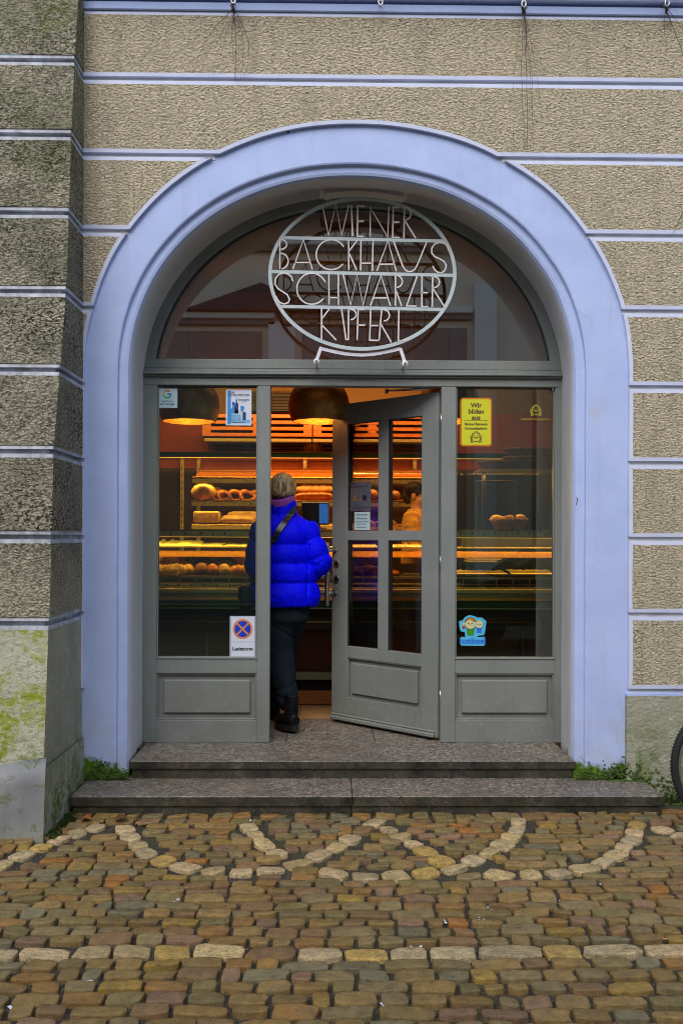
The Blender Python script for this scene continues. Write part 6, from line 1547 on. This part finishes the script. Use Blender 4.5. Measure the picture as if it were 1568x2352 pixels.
# shoulder bag with strap
bgx = px_(566, 1375); bag = thing('shoulder_bag', 'black leather shoulder bag on a buckled strap across the blue jacket', 'bag', (bgx, PY + .02, pz_(1412)))
mb = MB(); mb.box(bgx - .040, bgx + .04, PY - .09, PY + .16, pz_(1410), pz_(1345), 'strap', .02); mb.build('bag_body', bag)
mb = MB(); mb.box(bgx - .047, bgx - .041, PY - .085, PY + .155, pz_(1385), pz_(1348), 'strap', .003); mb.build('flap', bag)
def backy(x, z):
    rx, ry = bint(z); q = max(0, 1 - ((x - xc) / (rx + .02)) ** 2); return PY + max(0, z - 1.45) * .06 - (ry + puff(z)) * math.sqrt(q) - .009
def ribbon(name, pts2, w_, par, th=.004):
    mb = MB(); k = mb.mi('strap'); P = [V(px_(x, y), 0, pz_(y)) for x, y in pts2]; Q = []
    for p, q in zip(P, P[1:]):
        for j in range(8): Q.append(p.lerp(q, j / 8))
    Q.append(P[-1]); rows = []
    for i, p in enumerate(Q):
        t = (Q[min(i + 1, len(Q) - 1)] - Q[max(0, i - 1)]).normalized(); nn = V(-t.z, 0, t.x) * w_ / 2; row = []
        for s_ in (-1, 0, 1): c = p + nn * s_; row.append((c, backy(c.x, c.z)))
        yy = min(y for _, y in row); rows.append([mb.bm.verts.new((c.x, (y + yy) / 2 - d, c.z)) for d in (0, th) for c, y in row])
    for r0, r1 in zip(rows, rows[1:]):
        for a, b in ((0, 1), (1, 2), (2, 5), (5, 4), (4, 3), (3, 0)): mb.bm.faces.new((r0[a], r0[b], r1[b], r1[a])).material_index = k
    mb.build(name, par)
ribbon('strap_pad', [(677, 1170), (664, 1188), (642, 1220), (629, 1244)], .038, bag, .006); ribbon('strap', [(683, 1162), (677, 1172)], .03, bag); ribbon('strap', [(630, 1240), (618, 1262), (600, 1300), (585, 1335)], .018, bag)
c = V(px_(630, 1240), 0, pz_(1240)); c.y = backy(c.x, c.z) - .008; mb = MB()
bar(mb, [(c.x + dx, c.z + dz) for dx, dz in ((-.013, -.012), (.016, -.002), (.010, .016), (-.019, .006))], .004, .004, 'buckle', True, c.y); mb.build('buckle', bag)

# ---- clerk behind the counter, in profile
QY = 8.12; cs = F / QY
cx_, czt = X_(956, 1140, QY), Z_(964, 1110, QY); h2 = V(cx_, QY, czt - .108)
yw = R(72)
def L2(x, y, z): return V(h2.x, QY, 0) + Matrix.Rotation(yw, 3, 'Z') @ V(x, y, 0) + V(0, 0, z)
zt = czt - 1.74 + 0.0
sz = czt - .30
J2 = dict(head=h2, hyaw=yw, hpitch=.18, chest=L2(0, .01, sz - .08), pelvis=L2(0, .02, sz - .50), side=tuple(Matrix.Rotation(yw, 3, 'Z') @ V(1, 0, 0)),
    shr=L2(-.17, .01, sz), elr=L2(-.22, -.02, sz - .27), wrr=L2(-.16, -.22, sz - .34), shl=L2(.17, .01, sz), ell=L2(.22, -.04, sz - .27), wrl=L2(.14, -.24, sz - .32),
    hdr=Matrix.Rotation(yw, 3, 'Z') @ V(.2, -1, -.1), hdl=Matrix.Rotation(yw, 3, 'Z') @ V(-.2, -1, -.1), hipr=L2(-.085, .02, sz - .55), knr=L2(-.09, 0, LZ + .48), anr=L2(-.09, .03, LZ + .09), hipl=L2(.085, .02, sz - .55), knl=L2(.09, 0, LZ + .48), anl=L2(.09, .03, LZ + .09),
    ftr=Matrix.Rotation(yw, 3, 'Z') @ V(0, -1, 0), ftl=Matrix.Rotation(yw, 3, 'Z') @ V(0, -1, 0))
clk = body_mesh(J2, 'dark haired person in mustard jumper behind the counter, seen through the door pane')
T2 = lambda x, y, z: Matrix.Translation(h2) @ Matrix.Rotation(yw, 4, 'Z') @ Matrix.Rotation(.18, 4, 'X') @ Vector((x, y, z)); eyes(clk, T2)
mb = MB(); M3 = Matrix.Rotation(yw, 3, 'Z') @ Matrix.Rotation(.18, 3, 'X')
mb.sphere(T2(0, .024, .034), (.084, .098, .090), 'darkhair', 40, 24, M3, lambda d: 1 + .02 * noise.noise(d * 6)); mb.sphere(T2(0, .075, -.02), (.062, .050, .07), 'darkhair', 24, 16, M3)
mb.build('hair', clk)
mb = MB()
for q, s_ in (('r', 1), ('l', -1)):
    pts = [J2['sh' + q].lerp(J2['chest'], .35), J2['sh' + q], J2['sh' + q].lerp(J2['el' + q], .5), J2['el' + q], J2['wr' + q]]; mb.tube(pts, [.07, .072, .066, .056, .042], 'mustard', 22)
ch = J2['chest']; mb.tube([ch + V(0, 0, .150), ch + V(0, 0, .125), ch + V(0, 0, .08), ch, ch + V(0, 0, -.2), ch + V(0, 0, -.46)], [(.070, .066), (.10, .08), (.17, .105), (.178, .12), (.165, .12), (.185, .135)], 'mustard', 28, up=J2['side'])
remesh(mb, 'jumper', clk, 'mustard', .008, 3, lambda p, n_: .006 * noise.noise(Vector((p.x * 10, p.y * 10, p.z * 22))))
mb = MB()
for q in 'lr': mb.tube([J2['hip' + q], J2['kn' + q], J2['an' + q]], [.11, .085, .07], 'trousers', 20)
mb.tube([J2['pelvis'] + V(0, 0, .08), J2['pelvis'] + V(0, 0, -.12)], [(.18, .13), (.17, .13)], 'trousers', 20, up=J2['side'])
remesh(mb, 'trousers', clk, 'trousers', .009, 2)

# ------------------------------------------------------------------ bicycle at the right edge
BY = 4.62; wc = U(1690, 1757, BY); RW = .335; wz = RW + .012
bike = thing('bicycle', 'black bicycle whose front tyre shows at the right edge of the photo', 'bicycle', (wc.x, BY, 0))
def circ(cx, cz, r, n=64): return [(cx + r * math.cos(2 * PI * i / n), BY, cz + r * math.sin(2 * PI * i / n)) for i in range(n + 1)]
def wheel(cx):
    mb = MB(); mb.tube(circ(cx, wz, .012), .012, 'steel', 8); 
    mb.tube([(cx, BY - .05, wz), (cx, BY + .05, wz)], .016, 'steel', 12); w_ = mb.build('wheel', bike)
    mb = MB(); mb.tube(circ(cx, wz, RW - .018, 90), .019, 'tyre', 14, caps=False, up=(0, 1, 0)); 
    for i in range(120):
        a = 2 * PI * i / 120; ca, sa = math.cos(a), math.sin(a)
        for y_ in (-.009, .009): p = V(cx + ca * (RW + .0002), BY + y_, wz + sa * (RW + .0002)); mb.box(-.003, .003, -.005, .005, -.0015, .0008, 'tyre', 0, Matrix.Translation(p) @ Matrix.Rotation(-a + PI / 2, 4, 'Y'))
    mb.build('tyre', w_)
    mb = MB(); mb.tube(circ(cx, wz, RW - .043, 90), (.009, .011), 'steel', 10, caps=False, up=(0, 1, 0)); mb.build('rim', w_)
    mb = MB()
    for i in range(32):
        a = 2 * PI * i / 32; s_ = -1 if i % 2 else 1; a2 = a + s_ * .9 * (1 if i % 4 < 2 else -1)
        mb.tube([(cx + .016 * math.cos(a2), BY + s_ * .03, wz + .016 * math.sin(a2)), (cx + (RW - .05) * math.cos(a), BY, wz + (RW - .05) * math.sin(a))], .0012, 'steel', 4)
    mb.build('spokes', w_)
MT['tyre'] = simple('tyre_rubber', (.018, .018, .018), .75, 0, .2, 60, .3, 120)
wheel(wc.x); wheel(wc.x + 1.06)
mb = MB(); hx, hz = wc.x + .16, .82; sx_, sz_ = wc.x + .80, .86; bx_, bz_ = wc.x + .62, .29
for a, b, r_ in (((hx - .02, .88), (hx + .03, .68), .018), ((hx + .02, .70), (bx_, bz_), .016), ((hx, .80), (sx_ - .05, .76), .015), ((sx_ + .01, .92), (bx_, bz_), .015), ((bx_, bz_), (wc.x + 1.06, wz), .010), ((sx_ - .045, .74), (wc.x + 1.06, wz), .009)): mb.tube([(a[0], BY, a[1]), (b[0], BY, b[1])], r_, 'black', 12)
mb.build('frame', bike)
for s_ in (-1, 1):
    mb = MB(); mb.tube([(hx + .03, BY + s_ * .02, .68), (hx + .01, BY + s_ * .048, .60), (wc.x, BY + s_ * .05, wz)], .009, 'black', 10); mb.build('fork_blade', bike)
mb = MB(); mb.tube([(hx + .06, BY - .27, .98), (hx - .02, BY - .20, 1.0), (hx - .03, BY, .99), (hx - .02, BY + .20, 1.0), (hx + .06, BY + .27, .98)], .011, 'steel', 10); mb.tube([(hx - .03, BY, .99), (hx - .02, BY, .87)], .011, 'steel', 10); mb.build('handlebar', bike)
mb = MB(); mb.tube([(sx_ - .13, BY, .955), (sx_ - .02, BY, .96), (sx_ + .08, BY, .965), (sx_ + .12, BY, .96)], [(.016, .02), (.022, .035), (.028, .075), (.02, .06)], 'black', 16, up=(0, 0, 1)); mb.build('saddle', bike)
mb = MB(); mb.lathe([(.0, -.006), (.085, -.004), (.09, 0), (.085, .004), (0, .006)], 'steel', bx_, BY - .045, bz_, 40, 'Y'); mb.build('chainring', bike)
for s_ in (-1, 1):
    mb = MB(); mb.tube([(bx_, BY + s_ * .07, bz_), (bx_ + s_ * .12, BY + s_ * .07, bz_ - s_ * .11)], .009, 'steel', 8); mb.box(bx_ + s_ * .12 - .04, bx_ + s_ * .12 + .04, BY + s_ * .08, BY + s_ * .16, bz_ - s_ * .11 - .01, bz_ - s_ * .11 + .01, 'black', .003); mb.build('crank', bike)

# ------------------------------------------------------------------ eye hooks and dead creepers at the cornice
rv = random.Random(9)
hooks = [(537, 8), (873, 12), (1200, 16), (1527, 14)]
for i, (px, py) in enumerate(hooks):
    p = U(px, py, 5.19); mb = MB(); y_ = 5.165
    mb.tube([(p.x, 5.26, p.z + .02), (p.x, y_ + .01, p.z + .018)] , .005, 'steel', 8)
    mb.tube([(p.x + .001 * math.cos(t), y_ + .014 * math.cos(t * .3925 + 1.57) * .2, p.z - .004 + .022 * math.sin(t * .3925)) if False else (p.x + .012 * math.cos(t * .3925), y_, p.z + .004 + .018 * math.sin(t * .3925)) for t in range(17)], .0045, 'steel', 8, caps=False)
    o = mb.build('eye_hook', org=(p.x, y_, p.z)); tag(o, ['steel eye hook in the cornice above the left end of the arch', 'bare steel eye hook in the cornice above the crown of the arch', 'steel eye hook in the cornice holding the long straight creeper', 'knotted eye hook at the top right corner'][i], 'hook', 'eye hooks along the cornice')
def strands(px, py, spec, label, knot=True):
    mb = MB(); p0 = U(px, py, 5.20)
    for (tx, ty, wob_, r_) in spec:
        q = U(tx, ty, 5.222); n = 18; pts = []; ph = rv.random() * 9
        for i in range(n + 1):
            t = i / n; p = p0.lerp(q, t); p.x += wob_ * .03 * math.sin(t * PI) + .006 * noise.noise(Vector((t * 7, ph, 0))); p.y = 5.198 + .02 * t + .008 * noise.noise(Vector((t * 5, ph, 3))); pts.append(p)
        mb.tube(pts, [r_ * (1 - .5 * i / n) for i in range(n + 1)], 'vine', 5)
    if knot:
        for k in range(5): mb.tube([(p0.x + rv.uniform(-.012, .012), 5.19, p0.z + rv.uniform(-.01, .03)), (p0.x + rv.uniform(-.02, .02), 5.17, p0.z + rv.uniform(-.02, .03)), (p0.x + rv.uniform(-.012, .012), 5.19, p0.z + rv.uniform(-.04, 0))], .003, 'vine', 5)
    o = mb.build('dried_creeper', org=p0); tag(o, label, 'creeper', 'dead creeper strands hanging from the hooks')
MT['vine'] = simple('dead_creeper', (.12, .07, .06), .8, 0, .4)
strands(537, 18, [(540, 185, .3, .0022), (545, 190, -.6, .0014), (552, 188, 1.2, .0014), (448, 165, -1.5, .0018), (560, 182, 1.8, .0018), (495, 170, 0, .0009), (536, 60, 0, .004), (360, 165, 0, .0006)], 'tangled dead creeper strands fanning out from the leftmost hook')
strands(1201, 20, [(1210, 345, .2, .0018), (1204, 345, -.4, .0014), (1216, 340, 1, .001), (1206, 120, .3, .0035), (1225, 410, .5, .0009), (1180, 355, -1, .0008), (1250, 420, 1, .0007)], 'long straight dead creeper hanging down to the arch from the third hook')
strands(1528, 20, [(1568, 130, 1.5, .0015), (1600, 300, 1, .0018), (1540, 60, 0, .003), (1530, 110, -.4, .001)], 'knotted dead creeper curving out of the top right corner')
mb = MB(); mb.tube([U(1580, 440, 5.225), U(1568, 485, 5.222), U(1545, 535, 5.226)], [.003, .0025, .001], 'vine', 5); o = mb.build('dried_creeper', org=U(1568, 485, 5.222)); tag(o, 'short bent dead twig on the wall at the right edge', 'creeper', 'dead creeper strands hanging from the hooks')
# nail in the arch and a bit of string
p = U(662, 303, 5.275); mb = MB(); mb.tube([(p.x, 5.29, p.z), (p.x, 5.262, p.z - .002)], .004, 'iron', 8); mb.lathe([(0, -.003), (.009, -.002), (.009, .002), (0, .003)], 'iron', p.x, 5.262, p.z - .002, 14, 'Y'); o = mb.build('nail', org=p); tag(o, 'rusty nail in the white arch left of its crown', 'nail')
p = U(1322, 1148, 5.275); mb = MB(); mb.tube([(p.x, 5.28, p.z + .012), (p.x + .006, 5.262, p.z + .006), (p.x + .002, 5.26, p.z - .01), (p.x - .003, 5.264, p.z - .03)], .0022, 'iron', 6); o = mb.build('wall_hook', org=p); tag(o, 'small rusty hook in the white surround beside the right pane', 'hook')

# ------------------------------------------------------------------ across the street (seen in the panes)
opp = thing('street_house', 'cream plastered house across the street, seen mirrored in the transom', 'building', (0, -9, 0))
MT['opp'] = simple('cream_house_plaster', (.80, .70, .55), .85, 0, .1, 1); MT['opp2'] = simple('grey_house_panel', (.24, .24, .22), .8, 0, .2, 1); MT['opp3'] = simple('pale_pilaster', (.82, .80, .76), .8, 0, .05, 1); MT['roof'] = simple('slate_roof', (.05, .05, .055), .6, 0, .3, 3)
mb = MB(); mb.box(-14, 14, -12, -9, -.1, 10, 'opp'); mb.build('wall', opp)
mb = MB()
for x0, x1, z in ((-14, -1.2, 6.35), (-.9, 3.2, 6.5), (-14, 14, 8.0), (-14, 14, 9.9)): mb.box(x0, x1, -9, -8.75, z, z + .14, 'opp3', .02); mb.box(x0, x1, -9, -8.85, z - .12, z - .001, 'opp2', .01)
mb.build('ledge', opp)
for x0, x1, z0, z1 in ((-5.6, -1.5, 0, 6.1), (-.6, 3.1, .3, 6.2), (4.6, 7, 1, 5.5), (-9, -6.6, 1, 5.6)):
    mb = MB(); mb.box(x0, x1, -8.99, -8.95, z0, z1, 'opp2'); mb.build('panel', opp)
mb = MB(); mb.box(3.25, 3.75, -9, -8.8, 0, 7.2, 'opp3', .01); mb.box(-1.35, -.75, -9, -8.85, 0, 6.3, 'opp3', .01); mb.build('pilaster', opp)
mb = MB(); mb.prism([(-3.2, 6.5), (.0, 6.5), (-1.5, 7.1)], -8.85, -8.6, 'roof'); mb.build('gable', opp)
mb = MB(); mb.box(-14.3, 14.3, -12, -8.4, 10.1, 10.4, 'roof', .02); mb.build('roof', opp)
for x in (-5, -1.5, 2, 5.5):
    mb = MB(); mb.box(x - .6, x + .6, -9.0, -8.93, 8.35, 9.6, 'opp3', .01); f_ = mb.build('window', opp); mb = MB(); mb.box(x - .5, x - .03, -8.93, -8.925, 8.45, 9.5, 'screen'); mb.box(x + .03, x + .5, -8.93, -8.925, 8.45, 9.5, 'screen'); mb.build('pane', f_)
# parked car behind the photographer, mirrored in the right pane
car = thing('parked_car', 'dark parked car in the street, faintly mirrored in the right pane', 'car', (3.4, -1.6, 0))
MT['carp'] = simple('dark_car_paint', (.012, .014, .018), .18, .3, .05); MT['carg'] = simple('dark_car_glass', (.02, .05, .05), .05)
def car_sec(mat, prof, y0, y1, name, inset=0.0):
    mb = MB(); mb.prism([(3.4 + x, z) for x, z in prof], y0, y1, mat); bmesh.ops.bevel(mb.bm, geom=mb.bm.edges[:], offset=.05, segments=3, affect='EDGES'); return mb.build(name, car)
car_sec('carp', [(-2.1, .30), (2.1, .30), (2.15, .62), (2.05, .88), (1.3, .95), (-1.0, .95), (-1.9, .80), (-2.15, .60)], -2.5, -.75, 'body')
car_sec('carg', [(-1.05, .93), (1.6, .93), (1.15, 1.36), (.7, 1.44), (-.25, 1.44)], -2.38, -.87, 'window')
mb = MB(); mb.box(3.4 - .2, 3.4 + 1.0, -2.3, -.95, 1.44, 1.475, 'carp', .01); mb.build('roof', car)
for x in (-1.3, 1.3):
    for y_ in (-2.35, -.9):
        mb = MB(); mb.lathe([(.20, -.10), (.31, -.10), (.33, -.07), (.33, .07), (.31, .10), (.20, .10)], 'tyre', 3.4 + x, y_, .33, 32, 'Y'); w_ = mb.build('wheel', car); mb = MB(); mb.lathe([(0, -.09), (.20, -.09), (.20, .09), (0, .09)], 'steel', 3.4 + x, y_, .33, 24, 'Y'); mb.build('rim', w_)
